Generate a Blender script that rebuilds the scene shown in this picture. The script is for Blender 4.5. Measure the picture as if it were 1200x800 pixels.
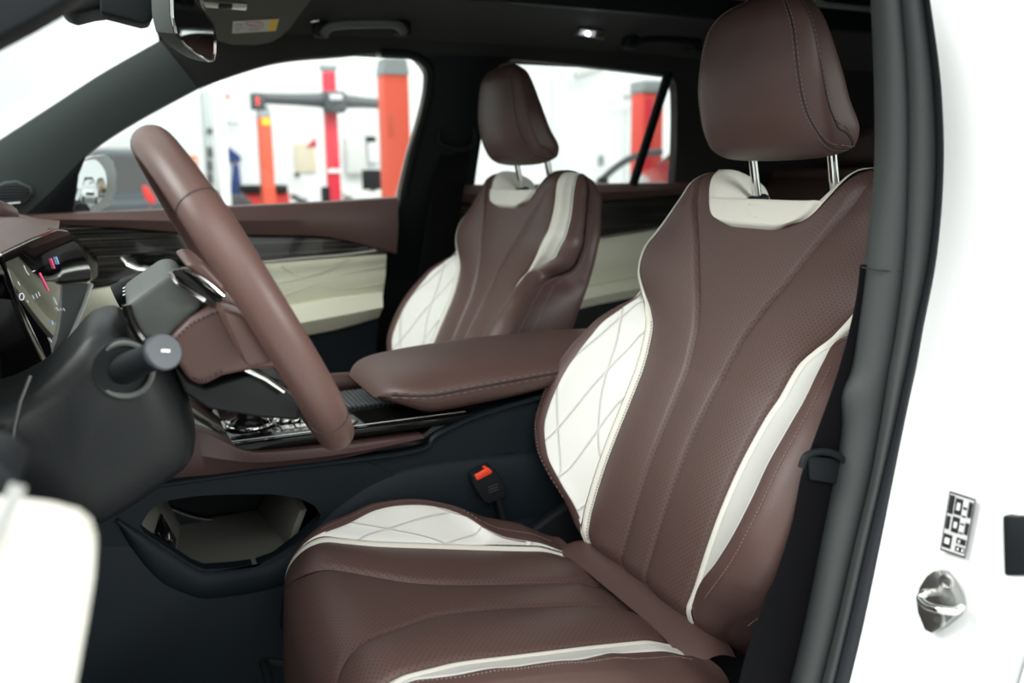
import bpy, bmesh, math, random
from math import sin, cos, tan, atan, radians, pi, sqrt
from mathutils import Vector as V, Matrix
random.seed(7)
S = bpy.context.scene
for o in list(bpy.data.objects): bpy.data.objects.remove(o)
COL = S.collection
# ---------------------------------------------------------------- camera
FP = 1000.0
pit = radians(11.1); psi = radians(24.5); rol = radians(-.45)
Fh = V((sin(psi), cos(psi), 0)); ZZ = V((0, 0, 1))
fw = Fh*cos(pit) - ZZ*sin(pit); up = Fh*sin(pit) + ZZ*cos(pit); rt = V((cos(psi), -sin(psi), 0))
rt, up = rt*cos(rol)+up*sin(rol), up*cos(rol)-rt*sin(rol)
CAM = V((0, 0, 1.30))
cd = bpy.data.cameras.new('camera'); cam = bpy.data.objects.new('camera', cd); COL.objects.link(cam)
m = Matrix((rt, up, -fw)).transposed().to_4x4(); m.translation = CAM; cam.matrix_world = m
cd.sensor_width = 36; cd.lens = FP/1200*36; cd.clip_start = .02; cd.clip_end = 200
cd.dof.use_dof = True; cd.dof.focus_distance = 1.0; cd.dof.aperture_fstop = 4.0
S.camera = cam
# ---------------------------------------------------------------- world, added fill lights, exposure
S.view_settings.view_transform = 'Standard'; S.view_settings.look = 'None'
S.view_settings.gamma = 1; S.view_settings.use_curve_mapping = False
S.view_settings.exposure = 0.0
w = bpy.data.worlds.new('hall_daylight'); S.world = w; w.use_nodes = True
bg = w.node_tree.nodes['Background']; bg.inputs[0].default_value = (.95, 1.0, .985, 1); bg.inputs[1].default_value = 1.25
def area(name, loc, target, sx, sy, power, col=(1, 1, 1)):
    l = bpy.data.lights.new(name, 'AREA'); l.shape = 'RECTANGLE'; l.size = sx; l.size_y = sy; l.energy = power; l.color = col
    o = bpy.data.objects.new(name, l); COL.objects.link(o); o.location = loc
    o.rotation_euler = (V(target)-V(loc)).to_track_quat('-Z', 'Y').to_euler(); return o
area('hall_fill_light', (-1.6, -2.2, 3.6), (.5, .9, .9), 2.6, 1.6, 60, (1, .98, .95))  # added fill from the open door side, brightens the front seats
area('hall_fill_light', (.3, -1.3, 3.5), (.35, .9, .8), 2.4, 1.2, 38, (1, .97, .94))  # added fill, steep through the door opening, lifts the driver cushion
area('hall_fill_light', (2.9, -2.4, 2.3), (1.3, 1.7, 1.2), 1.6, 1.0, 130, (1, 1, .97))  # added low fill towards the rear side window, brightens the rear seat
area('hall_fill_light', (-2.6, 1.2, 3.4), (.3, 1.1, .9), 1.6, 1.6, 170, (1, .98, .95))  # added fill through the windscreen, brightens the passenger seat
area('hall_fill_light', (3.0, 9.0, 5.5), (3.5, 14, 1.5), 8, 3, 600)  # added light aimed at the back wall to bring it near white
# ---------------------------------------------------------------- pixel -> point on a plane of the place
def ray(x, y): return fw + rt*((x-600)/FP) + up*((400-y)/FP)
def PP(x, y, o, n):
    r = ray(x, y); n = V(n); return CAM + r*((V(o)-CAM).dot(n)/r.dot(n))
def PY(x, y, v): return PP(x, y, (0, v, 0), (0, 1, 0))
def PX(x, y, v): return PP(x, y, (v, 0, 0), (1, 0, 0))
def PZ(x, y, v): return PP(x, y, (0, 0, v), (0, 0, 1))
# ---------------------------------------------------------------- materials
MAT = {}
def mat(name, col, rough=.5, metal=0, bump=0, bscale=400, spec=.5, coat=0, emit=0, trans=0, ior=1.45, sheen=0, vary=0):
    if name in MAT: return MAT[name]
    m = bpy.data.materials.new(name); m.use_nodes = True; nt = m.node_tree; b = nt.nodes['Principled BSDF']
    b.inputs['Base Color'].default_value = (*col, 1); b.inputs['Roughness'].default_value = rough
    b.inputs['Metallic'].default_value = metal; b.inputs['Specular IOR Level'].default_value = spec
    b.inputs['Coat Weight'].default_value = coat; b.inputs['Transmission Weight'].default_value = trans; b.inputs['IOR'].default_value = ior
    b.inputs['Sheen Weight'].default_value = sheen
    if emit: b.inputs['Emission Color'].default_value = (*col, 1); b.inputs['Emission Strength'].default_value = emit
    if bump or vary:
        tc = nt.nodes.new('ShaderNodeTexCoord'); no = nt.nodes.new('ShaderNodeTexNoise'); no.inputs['Scale'].default_value = bscale
        no.inputs['Detail'].default_value = 3; nt.links.new(tc.outputs['Object'], no.inputs['Vector'])
        if bump:
            bp = nt.nodes.new('ShaderNodeBump'); bp.inputs['Strength'].default_value = bump; bp.inputs['Distance'].default_value = .001
            nt.links.new(no.outputs['Fac'], bp.inputs['Height']); nt.links.new(bp.outputs['Normal'], b.inputs['Normal'])
    MAT[name] = m; return m
def mnode(nt, op, a, b=None):
    n = nt.nodes.new('ShaderNodeMath'); n.operation = op
    for i, x in enumerate((a, b)):
        if x is None: continue
        if isinstance(x, (int, float)): n.inputs[i].default_value = x
        else: nt.links.new(x, n.inputs[i])
    return n.outputs[0]
def uvxy(nt):
    tc = nt.nodes.new('ShaderNodeTexCoord'); sp = nt.nodes.new('ShaderNodeSeparateXYZ'); nt.links.new(tc.outputs['UV'], sp.inputs[0])
    return sp.outputs[0], sp.outputs[1]
def perforated(name, base):
    m = mat(name, base, .48, bump=.25, bscale=500); nt = m.node_tree; b = nt.nodes['Principled BSDF']
    x, y = uvxy(nt); P = 2*pi/.0050
    cx = mnode(nt, 'COSINE', mnode(nt, 'MULTIPLY', mnode(nt, 'ADD', x, y), P*.72)); cy = mnode(nt, 'COSINE', mnode(nt, 'MULTIPLY', mnode(nt, 'SUBTRACT', x, y), P*.72))
    d = mnode(nt, 'MULTIPLY', mnode(nt, 'ADD', cx, cy), .5)
    mk = mnode(nt, 'GREATER_THAN', d, .62)
    mx = nt.nodes.new('ShaderNodeMix'); mx.data_type = 'RGBA'; nt.links.new(mk, mx.inputs[0])
    mx.inputs[6].default_value = (*base, 1); mx.inputs[7].default_value = (base[0]*.55, base[1]*.55, base[2]*.55, 1)
    nt.links.new(mx.outputs[2], b.inputs['Base Color']); return m
def quilted(name, base, seatside=True):
    m = mat(name, base, .5, spec=.4); nt = m.node_tree; b = nt.nodes['Principled BSDF']; x, y = uvxy(nt)
    hs = None
    for (ka, kb, per, wob) in ((1.0, .30, .046, .6), (1.0, -.34, .060, .9)):
        u = mnode(nt, 'ADD', mnode(nt, 'MULTIPLY', x, ka), mnode(nt, 'MULTIPLY', y, kb))
        u = mnode(nt, 'ADD', u, mnode(nt, 'MULTIPLY', mnode(nt, 'SINE', mnode(nt, 'MULTIPLY', y, 26*wob)), .005))
        fr = mnode(nt, 'FRACT', mnode(nt, 'DIVIDE', u, per)); dd = mnode(nt, 'MULTIPLY', mnode(nt, 'ABSOLUTE', mnode(nt, 'SUBTRACT', fr, .5)), per)
        h = mnode(nt, 'MINIMUM', mnode(nt, 'DIVIDE', dd, .0026), 1.0)
        hs = h if hs is None else mnode(nt, 'MULTIPLY', hs, h)
    hp = mnode(nt, 'MAXIMUM', mnode(nt, 'POWER', hs, .5), mnode(nt, 'LESS_THAN', x, 0.0) if seatside else 0.0)
    bp = nt.nodes.new('ShaderNodeBump'); bp.inputs['Strength'].default_value = 1.0; bp.inputs['Distance'].default_value = .0022
    nt.links.new(hp, bp.inputs['Height']); nt.links.new(bp.outputs['Normal'], b.inputs['Normal']); return m
BR = (.088, .050, .044)
M_perf = perforated('perforated_brown_leather', BR)
M_br = mat('brown_leather', BR, .45, bump=.3, bscale=600)
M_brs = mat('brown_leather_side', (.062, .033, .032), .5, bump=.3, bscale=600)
M_wheel = mat('wheel_leather', (.105, .058, .050), .42, bump=.15, bscale=700)
M_cream = mat('cream_leather', (.69, .67, .60), .5, bump=.2, bscale=500)
M_quilt = quilted('quilted_white_leather', (.69, .685, .65))
M_doorcream = quilted('quilted_cream_door_leather', (.66, .65, .52), False)
M_creamd = mat('cream_door_leather', (.66, .65, .52), .5, bump=.2, bscale=500)
M_thread = mat('stitch_thread', (.19, .125, .115), .6)
M_blk = mat('black_soft_plastic', (.010, .012, .014), .55, spec=.22, bump=.25, bscale=900)
M_blue = mat('dark_textured_plastic', (.0085, .014, .019), .55, spec=.26, bump=.4, bscale=1100)
M_grey = mat('grey_soft_plastic', (.085, .092, .088), .5, bump=.2, bscale=900)
M_col = mat('column_plastic', (.010, .0115, .0125), .42, spec=.3, bump=.2, bscale=900)
M_head = mat('headliner_fabric', (.020, .021, .018), .9, bump=.4, bscale=900, sheen=.2)
M_apil = mat('pillar_fabric', (.042, .056, .054), .85, bump=.4, bscale=900, sheen=.3)
M_visor = mat('visor_fabric', (.10, .10, .082), .85, bump=.3, bscale=900)
M_gloss = mat('gloss_black', (.005, .005, .005), .10, spec=.3)
M_chrome = mat('chrome', (.82, .82, .80), .12, metal=1)
M_satin = mat('satin_metal', (.62, .62, .60), .3, metal=1)
M_rub = mat('rubber_seal', (.044, .049, .050), .6, bump=.2, bscale=900)
M_lip = mat('dark_rubber_lip', (.016, .018, .022), .5)
M_paint = mat('white_car_paint', (.86, .88, .88), .25, coat=.8)
M_belt = mat('belt_webbing', (.005, .005, .006), .8, spec=.1, bump=.6, bscale=1500)
M_carpet = mat('carpet', (.018, .018, .019), .95, bump=1, bscale=1200)
M_tray = mat('tray_rubber', (.17, .165, .15), .6)
M_mirror = mat('mirror_glass', (.85, .87, .87), .02, metal=1)
M_red = mat('buckle_red', (.85, .07, .03), .35)
M_white = mat('white_mark', (.8, .8, .8), .5)
M_orange = mat('orange_lift_paint', (.78, .10, .05), .45)
M_crimson = mat('crimson_paint', (.62, .025, .05), .45)
M_lgrey = mat('grey_cap', (.25, .27, .27), .5)
M_dgrey = mat('dark_grey_metal', (.07, .075, .08), .45)
M_navy = mat('navy_cloth', (.02, .05, .20), .8)
M_wall = mat('white_wall_paint', (.86, .87, .86), .7)
M_floor = mat('hall_floor_paint', (.55, .56, .55), .35)
M_yel = mat('yellow_sticker', (.9, .55, .05), .5)
M_beige = mat('beige_board', (.75, .66, .50), .6)
M_ledred = mat('red_led', (1, .05, .02), .4, emit=3)
def wood():
    m = mat('dark_linear_wood_veneer', (.01, .009, .008), .12, coat=.6); nt = m.node_tree; b = nt.nodes['Principled BSDF']
    tc = nt.nodes.new('ShaderNodeTexCoord'); mp = nt.nodes.new('ShaderNodeMapping'); mp.inputs['Scale'].default_value = (1.5, 1.5, 620)
    no = nt.nodes.new('ShaderNodeTexNoise'); no.inputs['Scale'].default_value = 1; no.inputs['Detail'].default_value = 3
    cr = nt.nodes.new('ShaderNodeValToRGB'); cr.color_ramp.elements[0].position = .55; cr.color_ramp.elements[1].position = .72
    cr.color_ramp.elements[0].color = (.008, .007, .006, 1); cr.color_ramp.elements[1].color = (.20, .19, .175, 1)
    nt.links.new(tc.outputs['Object'], mp.inputs[0]); nt.links.new(mp.outputs[0], no.inputs['Vector']); nt.links.new(no.outputs['Fac'], cr.inputs[0])
    nt.links.new(cr.outputs[0], b.inputs['Base Color']); return m
M_wood = wood()
def glassmat(nm, tc_):
    m = bpy.data.materials.new(nm); m.use_nodes = True; nt = m.node_tree; nt.nodes.remove(nt.nodes['Principled BSDF'])
    out = nt.nodes['Material Output']; t = nt.nodes.new('ShaderNodeBsdfTransparent'); t.inputs[0].default_value = tc_
    g = nt.nodes.new('ShaderNodeBsdfGlossy'); g.inputs['Roughness'].default_value = .02
    mx = nt.nodes.new('ShaderNodeMixShader'); mx.inputs[0].default_value = .05
    nt.links.new(t.outputs[0], mx.inputs[1]); nt.links.new(g.outputs[0], mx.inputs[2]); nt.links.new(mx.outputs[0], out.inputs[0]); return m
M_glass = glassmat('window_glass', (.95, .98, .97, 1)); M_tint = glassmat('tinted_roof_glass', (.02, .025, .022, 1))
# ---------------------------------------------------------------- object helpers
def thing(name, label, cat, loc=(0, 0, 0), group=None):
    o = bpy.data.objects.new(name, None); COL.objects.link(o); o.location = loc; o.empty_display_size = .05
    o['label'] = label; o['category'] = cat
    if group: o['group'] = group
    return o
def org(parent):
    v = V((0, 0, 0))
    while parent is not None: v = v + parent.location; parent = parent.parent
    return v
def link(name, verts, faces, m, parent=None, uvs=None, smooth=True, struct=False, label=None, sharp=None):
    o0 = org(parent); c = V((0, 0, 0))
    if verts:
        lo = V([min(v[i] for v in verts) for i in range(3)]); hi = V([max(v[i] for v in verts) for i in range(3)]); c = (lo+hi)/2
    me = bpy.data.meshes.new(name); me.from_pydata([V(v)-c for v in verts], [], faces)
    if uvs:
        ul = me.uv_layers.new(name='UVMap')
        for l in me.loops: ul.data[l.index].uv = uvs[l.vertex_index]
    bm = bmesh.new(); bm.from_mesh(me); bmesh.ops.recalc_face_normals(bm, faces=bm.faces) if uvs is None else None
    bm.to_mesh(me); bm.free()
    me.materials.append(m)
    if smooth: me.shade_smooth()
    if sharp is not None: me.set_sharp_from_angle(angle=radians(sharp))
    o = bpy.data.objects.new(name, me); COL.objects.link(o); o.location = c - o0
    if parent is not None: o.parent = parent
    if struct: o['kind'] = 'structure'
    if label: o['label'] = label
    return o
def tag(o, label, cat, group=None):
    o['label'] = label; o['category'] = cat
    if group: o['group'] = group
    return o
class MB:
    def __init__(s): s.v = []; s.f = []
    def add(s, v, f):
        n = len(s.v); s.v += [V(a) for a in v]; s.f += [tuple(i+n for i in q) for q in f]; return s
    def box(s, c, d, rot=None, bev=0.0):
        bm = bmesh.new(); bmesh.ops.create_cube(bm, size=1)
        for v in bm.verts: v.co = V((v.co.x*d[0], v.co.y*d[1], v.co.z*d[2]))
        if bev: bmesh.ops.bevel(bm, geom=list(bm.edges), offset=bev, segments=3, affect='EDGES', profile=.5)
        bm.verts.index_update(); R = rot if rot is not None else Matrix.Identity(3)
        s.add([V(c)+R@v.co for v in bm.verts], [[v.index for v in f.verts] for f in bm.faces]); bm.free(); return s
    def tube(s, pts, r, n=12, caps=True, ry=None, upv=None):
        pts = [V(p) for p in pts]; rings = []; k = len(pts); prev = None
        for i, p in enumerate(pts):
            t = (pts[min(i+1, k-1)]-pts[max(i-1, 0)]).normalized()
            if prev is None:
                a = upv if upv is not None else (V((0, 0, 1)) if abs(t.z) < .9 else V((1, 0, 0)))
            else: a = prev
            a = (a - t*a.dot(t)).normalized(); prev = a; b = t.cross(a)
            rr = r[i] if isinstance(r, (list, tuple)) else r
            r2 = rr if ry is None else (ry[i] if isinstance(ry, (list, tuple)) else ry)
            rings.append([p + a*cos(2*pi*j/n)*rr + b*sin(2*pi*j/n)*r2 for j in range(n)])
        s.loft(rings, caps=caps); return s
    def loft(s, rings, closed=True, caps=True):
        n = len(rings[0]); v = [p for r in rings for p in r]; f = []
        for i in range(len(rings)-1):
            for j in range(n if closed else n-1):
                a = i*n+j; b = i*n+(j+1) % n; f.append((a, b, b+n, a+n))
        if caps and closed: f.append(tuple(range(n-1, -1, -1))); f.append(tuple(range(len(v)-n, len(v))))
        return s.add(v, f)
    def cyl(s, a, b, r, n=20): return s.tube([a, b], r, n)
    def prism(s, pts, ext, bev=0.0, seg=2):
        """polygon (3-D points, planar) extruded by the vector ext, edges bevelled"""
        bm = bmesh.new(); vs = [bm.verts.new(p) for p in pts]; f = bm.faces.new(vs)
        r = bmesh.ops.extrude_face_region(bm, geom=[f]); nv = [g for g in r['geom'] if isinstance(g, bmesh.types.BMVert)]
        for v in nv: v.co += V(ext)
        bmesh.ops.recalc_face_normals(bm, faces=bm.faces)
        if bev:
            ed = [e for e in bm.edges if len(e.link_faces) == 2 and e.calc_face_angle(0) > .6]
            bmesh.ops.bevel(bm, geom=ed, offset=bev, segments=seg, affect='EDGES', profile=.5, clamp_overlap=True)
        bm.verts.index_update(); s.add([v.co.copy() for v in bm.verts], [[v.index for v in q.verts] for q in bm.faces]); bm.free(); return s
    def obj(s, name, m, parent=None, smooth=True, sharp=35, **k): return link(name, s.v, s.f, m, parent, smooth=smooth, sharp=sharp, **k)
def cr(tab, x):
    """smooth interpolation through a table of (x, y)"""
    n = len(tab)
    if x <= tab[0][0]: return tab[0][1]
    if x >= tab[-1][0]: return tab[-1][1]
    for i in range(n-1):
        if tab[i+1][0] >= x: break
    x0, y0 = tab[i]; x1, y1 = tab[i+1]; h = x1-x0; t = (x-x0)/h; d = (y1-y0)/h
    dl = (y0-tab[i-1][1])/(x0-tab[i-1][0]) if i > 0 else d; dr = (tab[i+2][1]-y1)/(tab[i+2][0]-x1) if i < n-2 else d
    m0 = 0 if dl*d <= 0 else 2*dl*d/(dl+d); m1 = 0 if dr*d <= 0 else 2*dr*d/(dr+d)
    if i == 0: m0 = d
    if i == n-2: m1 = d
    return (2*t**3-3*t*t+1)*y0 + (t**3-2*t*t+t)*h*m0 + (-2*t**3+3*t*t)*y1 + (t**3-t*t)*h*m1
def ss(x): x = max(0, min(1, x)); return x*x*(3-2*x)
def smoothline(pts, n=8):
    pts = [V(p) for p in pts]; out = []
    for i in range(len(pts)-1):
        p0 = pts[max(i-1, 0)]; p1 = pts[i]; p2 = pts[i+1]; p3 = pts[min(i+2, len(pts)-1)]
        for j in range(n):
            t = j/n; out.append(.5*((2*p1)+(p2-p0)*t+(2*p0-5*p1+4*p2-p3)*t*t+(3*p1-p0-3*p2+p3)*t**3))
    out.append(pts[-1]); return out
def grid(name, fn, nu, nv, m, parent=None, uvf=None, flip=False, **k):
    vs = []; uv = []; fs = []
    for i in range(nu+1):
        for j in range(nv+1):
            r = fn(i/nu, j/nv)
            if uvf: vs.append(r[0]); uv.append(r[1])
            else: vs.append(r)
    for i in range(nu):
        for j in range(nv):
            a = i*(nv+1)+j; q = (a, a+1, a+nv+2, a+nv+1); fs.append(q[::-1] if flip else q)
    return link(name, vs, fs, m, parent, uvs=uv if uvf else None, **k)

# ================================================================ THE HALL (setting)
MB().box((2, 9, -.05), (50, 44, .1)).obj('floor', M_floor, struct=True, smooth=False, sharp=None)
MB().box((3, 17.1, 3.5), (44, .2, 7)).obj('wall_back', M_wall, struct=True, smooth=False, sharp=None)
MB().box((-16, 6, 3.5), (.2, 22, 7)).obj('wall_left', M_wall, struct=True, smooth=False, sharp=None)

# ================================================================ SEATS
YC = .886
SEAT = V((.36, YC, .36))
Ba = radians(22); BO = V((.565, YC, .765)); BT = V((sin(Ba), 0, cos(Ba))); BN = V((-cos(Ba), 0, sin(Ba)))
TT = .592
tA = [(0, .030), (.05, .029), (.14, .030), (.2, .030), (.27, .033), (.345, .045), (.39, .063), (.43, .086), (.485, .116), (.54, .150), (.592, .166)]
t2 = [(0, .114), (.03, .118), (.06, .122), (.16, .123), (.2, .124), (.27, .130), (.3, .137), (.34, .147), (.365, .166), (.385, .190), (.42, .216), (.455, .222), (.485, .211), (.52, .195), (.55, .180), (.592, .168)]
tq = [(0, .125), (.03, .131), (.055, .146), (.08, .172), (.11, .204), (.16, .228), (.2, .232), (.25, .231), (.314, .225), (.363, .207), (.4, .2), (.592, .2)]
te = [(0, .150), (.035, .180), (.06, .208), (.088, .246), (.14, .274), (.2, .280), (.26, .274), (.32, .254), (.374, .222), (.404, .207)]
dq = [(0, .0), (.03, .006), (.055, .020), (.08, .040), (.11, .058), (.16, .068), (.22, .066), (.27, .058), (.32, .044), (.36, .022), (.395, .006), (.42, .0)]
def bsection(tt):
    """control points (s, d) from the centre outwards at height tt of the backrest"""
    A = cr(tA, tt); c2 = cr(t2, tt); ab = ss((tt-.355)/.07)       # ab: 1 above the neck
    d2 = .012*math.exp(-((tt-.43)/.05)**2) + .004*ss((.3-tt)/.2)
    c3 = (c2+.013)*(1-ab) + (c2+.012)*ab; d3 = d2 + (.004)*(1-ab) - .030*ab*(1+.0*tt)
    q = max(cr(tq, tt), c3+.001)*(1-ab) + (c3+.001)*ab; dQ = cr(dq, tt)*(1-ab) + (d3-.002)*ab
    e = max(cr(te, tt), q+.012)*(1-ab) + (c2+.016)*ab; dE = (dQ-.022)*(1-ab) + (-.062)*ab
    e += .016*ab*ss((tt-.40)/.05)*0; fb = max(cr([(0, .19), (.04, .225), (.10, .250), (.3, .254), (.42, .250), (.48, .240), (.53, .215), (.592, .185)], tt), e-.03); dF = -.092
    wr = .30 + .7*ss(tt/.06)
    q0, dq0 = c3+(q-c3)*.95, d3+(dQ-d3)*.97
    return [(A, .001), (c2, d2), (c3, d3), (q0, dq0), (e, dE), (fb, dF)]
def bpt(col, w, tt, groove=True):
    """col 0: centre panel, 1..5 outwards on side sgn"""
    sg = 1
    if isinstance(col, tuple): col, sg = col
    c = bsection(tt)
    if col == 0:
        s = c[0][0]*(2*w-1); d = .001 + .004*(1-(2*w-1)**2); W = 2*c[0][0]; nx, nd = 0, 1
    else:
        (s0, d0), (s1, d1) = c[col-1], c[col]; W = sqrt((s1-s0)**2+(d1-d0)**2)+1e-6
        s = s0+(s1-s0)*w; d = d0+(d1-d0)*w; nx, nd = -(d1-d0)/W, (s1-s0)/W
        b = {1: .006, 2: .0015, 3: -.005, 4: .010, 5: .009}[col]*min(1, W/.05)*4*w*(1-w)
        if col == 2: b += .0055*ss((tt-.36)/.06)*sin(pi*min(1, w*1.6))
        s += nx*b; d += nd*b
    if groove:
        x0 = w*W; x1 = (1-w)*W; g = .0050 if col in (0, 1) else .0026
        if W > .006:
            gg = g*(math.exp(-(x0/.0032)**2)+math.exp(-(x1/.0032)**2)); s -= nx*gg; d -= nd*gg
    sa = s
    # tops: notch between the shoulders, rounding to the back
    tw = tt
    nt_ = 1-ss((abs(sa)-.075)/.06); tw -= .047*nt_*ss((tt-.455)/.13)
    k = max(0, (tt-.552)/(.04)); k = min(k, 1)
    dm = -.045; d = dm + (d-dm)*sqrt(max(0, 1-k*k))
    s = s - .012*k*k*(1 if s > .05 else 0)
    kb = max(0, 1-tt/.035); d -= .03*kb*kb
    lum = .010*sin(pi*min(1, tt/.30)) - .004
    d += lum*ss((.57-tt)/.2)
    return BO + BT*tw + BN*d + V((0, sg*s, 0)), (sg*s, tt)
def rows(i, n): return TT*(1-(1-i)**1.0)
def build_seat(loc, label):
    R = thing('front_seat', label, 'seat', SEAT, 'front car seats'); NR = 150
    def col(name, c, n, m, label=None, t0=0, t1=TT, flip=False):
        return grid(name, lambda u, v: bpt(c, u, t0+(t1-t0)*v), n, NR, m, R, uvf=True, flip=flip, label=label)
    col('backrest_centre_panel', 0, 36, M_perf, flip=True, label='dark brown perforated leather centre panel of the backrest')
    for sg in (1, -1):
        fl = sg > 0
        col('backrest_wing_panel', (1, sg), 30, M_perf, flip=fl)
        col('backrest_piping', (2, sg), 8, M_cream, flip=fl, label='cream leather strip down the side of the backrest')
        col('backrest_quilted_panel', (3, sg), 24, M_quilt, flip=fl, label='white quilted leather panel on the backrest bolster')
        col('backrest_bolster', (4, sg), 10, M_br, flip=fl)
        col('backrest_side', (5, sg), 14, M_brs, flip=fl)
    # back shell
    def back(u, v):
        tt = TT*v; c = bsection(tt); e = c[5][0]; s = -e+2*e*u; nt_ = 1-ss((abs(s)-.075)/.06)
        tw = tt-.047*nt_*ss((tt-.455)/.13); k = min(1, max(0, (tt-.552)/.04)); d = -.045 + (-.088+.045-.012*(1-(2*u-1)**2))*sqrt(max(0, 1-k*k))
        kb = max(0, 1-tt/.035); lum = .010*sin(pi*min(1, tt/.30))-.004
        s = s - (.012*k*k*(1 if s > .05 else (-1 if s < -.05 else 0)))
        return BO+BT*tw+BN*(d-.03*kb*kb+lum*ss((.57-tt)/.2))+V((0, s, 0))
    grid('backrest_rear_cover', back, 40, 60, M_br, R)
    # cream shoulder tops: a thin cover that wraps the ridge between shield and shoulders
    for sg in (1, -1):
        def sh(u, v, sg=sg):
            s_ = .060+.108*u; low = cr([(.05, .545), (.095, .548), (.112, .556), (.124, .566), (.140, .582), (.168, .591)], s_)
            nt_ = 1-ss((s_-.075)/.06); vv = 2*v-1
            tt = low+(TT-low)*min(1, v*2) if vv < 0 else TT
            tw = tt-.047*nt_*ss((tt-.455)/.13); k = min(1, max(0, (tt-.552)/.04)); rnd = sqrt(max(0, 1-k*k))
            if vv < 0: d = -.045+.048*rnd; back = 0
            else:
                a = vv; d = -.045-.050*sqrt(max(0, 1-(1-a)**2)); tw -= .05*(1-sqrt(max(0, 1-a*a))); rnd = 0
            s_ -= .012*k*k*(1 if s_ > .05 else 0)
            return BO+BT*(tw+.0022*k)+BN*(d+(.0022 if vv < 0 else -.0022))+V((0, sg*(s_+.001), 0))
        grid('shoulder_cover', sh, 20, 60, M_cream, R, label='cream leather cover over the inside of the shoulder')
    # shield with embossed mark
    def shd(u, v):
        x = 2*u-1; y = v
        hw = cr([(0, .055), (.06, .072), (.16, .086), (.35, .097), (.7, .107), (1, .112)], y)
        s = hw*x; t_ = .496+.048*y - .0*(abs(x)**3)
        low = .012*abs(x)**6*(1-y); t_ += low
        k = max(0, (y-.78)/.22); d = .013 - .050*k*k
        edge = min(1, (1-abs(x))/.08)*min(1, (y+.001)/.12); edge = max(0, edge)
        d = -.004 + (d+.004)*sqrt(edge) if k < .2 else d*1.0 - .012*(1-min(1, (1-abs(x))/.08))
        return BO+BT*t_+BN*d+V((0, s, 0))
    sc = grid('shoulder_shield', shd, 40, 22, M_cream, R, label='cream leather shield with a faint embossed mark')
    g = MB()
    def sp(s, t_): return BO+BT*t_+BN*.0132+V((0, -s, 0))
    for pl in ([(-.013, .527), (.001, .527), (-.006, .510)], [(.012, .525), (.005, .527), (-.001, .520), (.001, .512), (.008, .510), (.013, .512)]):
        g.tube(smoothline([sp(*p) for p in pl], 5) if len(pl) > 3 else [sp(*p) for p in pl], .0007, 6)
    g.obj('embossed_mark', M_cream, sc)
    # stitching
    g = MB()
    def stitch(fn, n, r=.0007):
        P = [fn(i/n) for i in range(n+1)]
        for i in range(0, n, 2):
            a, b = P[i], P[i+1]; g.tube([a, b], r, 5)
    for sg in (1, -1):
        stitch(lambda u: bpt((4, sg), .30, .06+.29*u)[0]+BN*.0008, 130)
        stitch(lambda u: bpt((5, sg), .12, .05+.47*u)[0]+V((0, sg*.0006, 0))+BN*.0006, 200)
        stitch(lambda u: bpt((2, sg), .12, .02+.33*u)[0]+BN*.0008, 150)
        stitch(lambda u: bpt((5, sg), .30, .05+.47*u)[0]+V((0, sg*.0006, 0))+BN*.0006, 200)
    # ---------------- headrest
    zc0, zc1 = 1.318, 1.512
    tabw = [(0, .100), (.06, .110), (.2, .116), (.42, .115), (.65, .107), (.80, .097), (.90, .082), (.96, .064), (1, .045)]
    tabf = [(0, .742), (.08, .729), (.25, .714), (.5, .707), (.8, .712), (.93, .722), (1, .738)]
    tabb = [(0, .815), (.07, .828), (.14, .830), (.35, .808), (.6, .788), (.8, .774), (.93, .766), (1, .757)]
    def hpt(u, a, off=0.0, sd=1):
        k0 = max(0, 1-u/.10); k1 = max(0, (u-.84)/.16)
        ins = .016*(1-sqrt(max(0, 1-k0*k0))) + .012*(1-sqrt(max(0, 1-k1*k1)))
        hw = cr(tabw, u)-ins+off; f_ = cr(tabf, u)+ins-off; b_ = cr(tabb, u)-ins+off; cx = (f_+b_)/2; hx = (b_-f_)/2
        ca, sa = cos(a), sin(a); e = 2/4.2
        x = cx-hx*math.copysign(abs(ca)**e, ca); y = hw*math.copysign(abs(sa)**e, sa)
        x += (.022 if ca > 0 else -.004)*(abs(y)/.11)**2.2*max(0, abs(ca))**.5
        return V((x, YC+sd*y, zc0+(zc1-zc0)*u))
    N = 60; us = [0]+[(1-cos(pi*i/N))/2 for i in range(1, N)]+[1]
    rings = [[hpt(u, 2*pi*j/120) for j in range(120)] for u in us]
    def cap(r, k, dz):
        c = sum(r, V((0, 0, 0)))/len(r); return [c+(p-c)*k+V((0, 0, dz)) for p in r]
    rings = [cap(rings[0], .02, -.004), cap(rings[0], .5, -.0035), cap(rings[0], .9, -.0015)]+rings+[cap(rings[-1], .8, .002), cap(rings[-1], .4, .0045), cap(rings[-1], .02, .005)]
    H = MB().loft(rings).obj('headrest', M_br, R, sharp=None)
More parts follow.
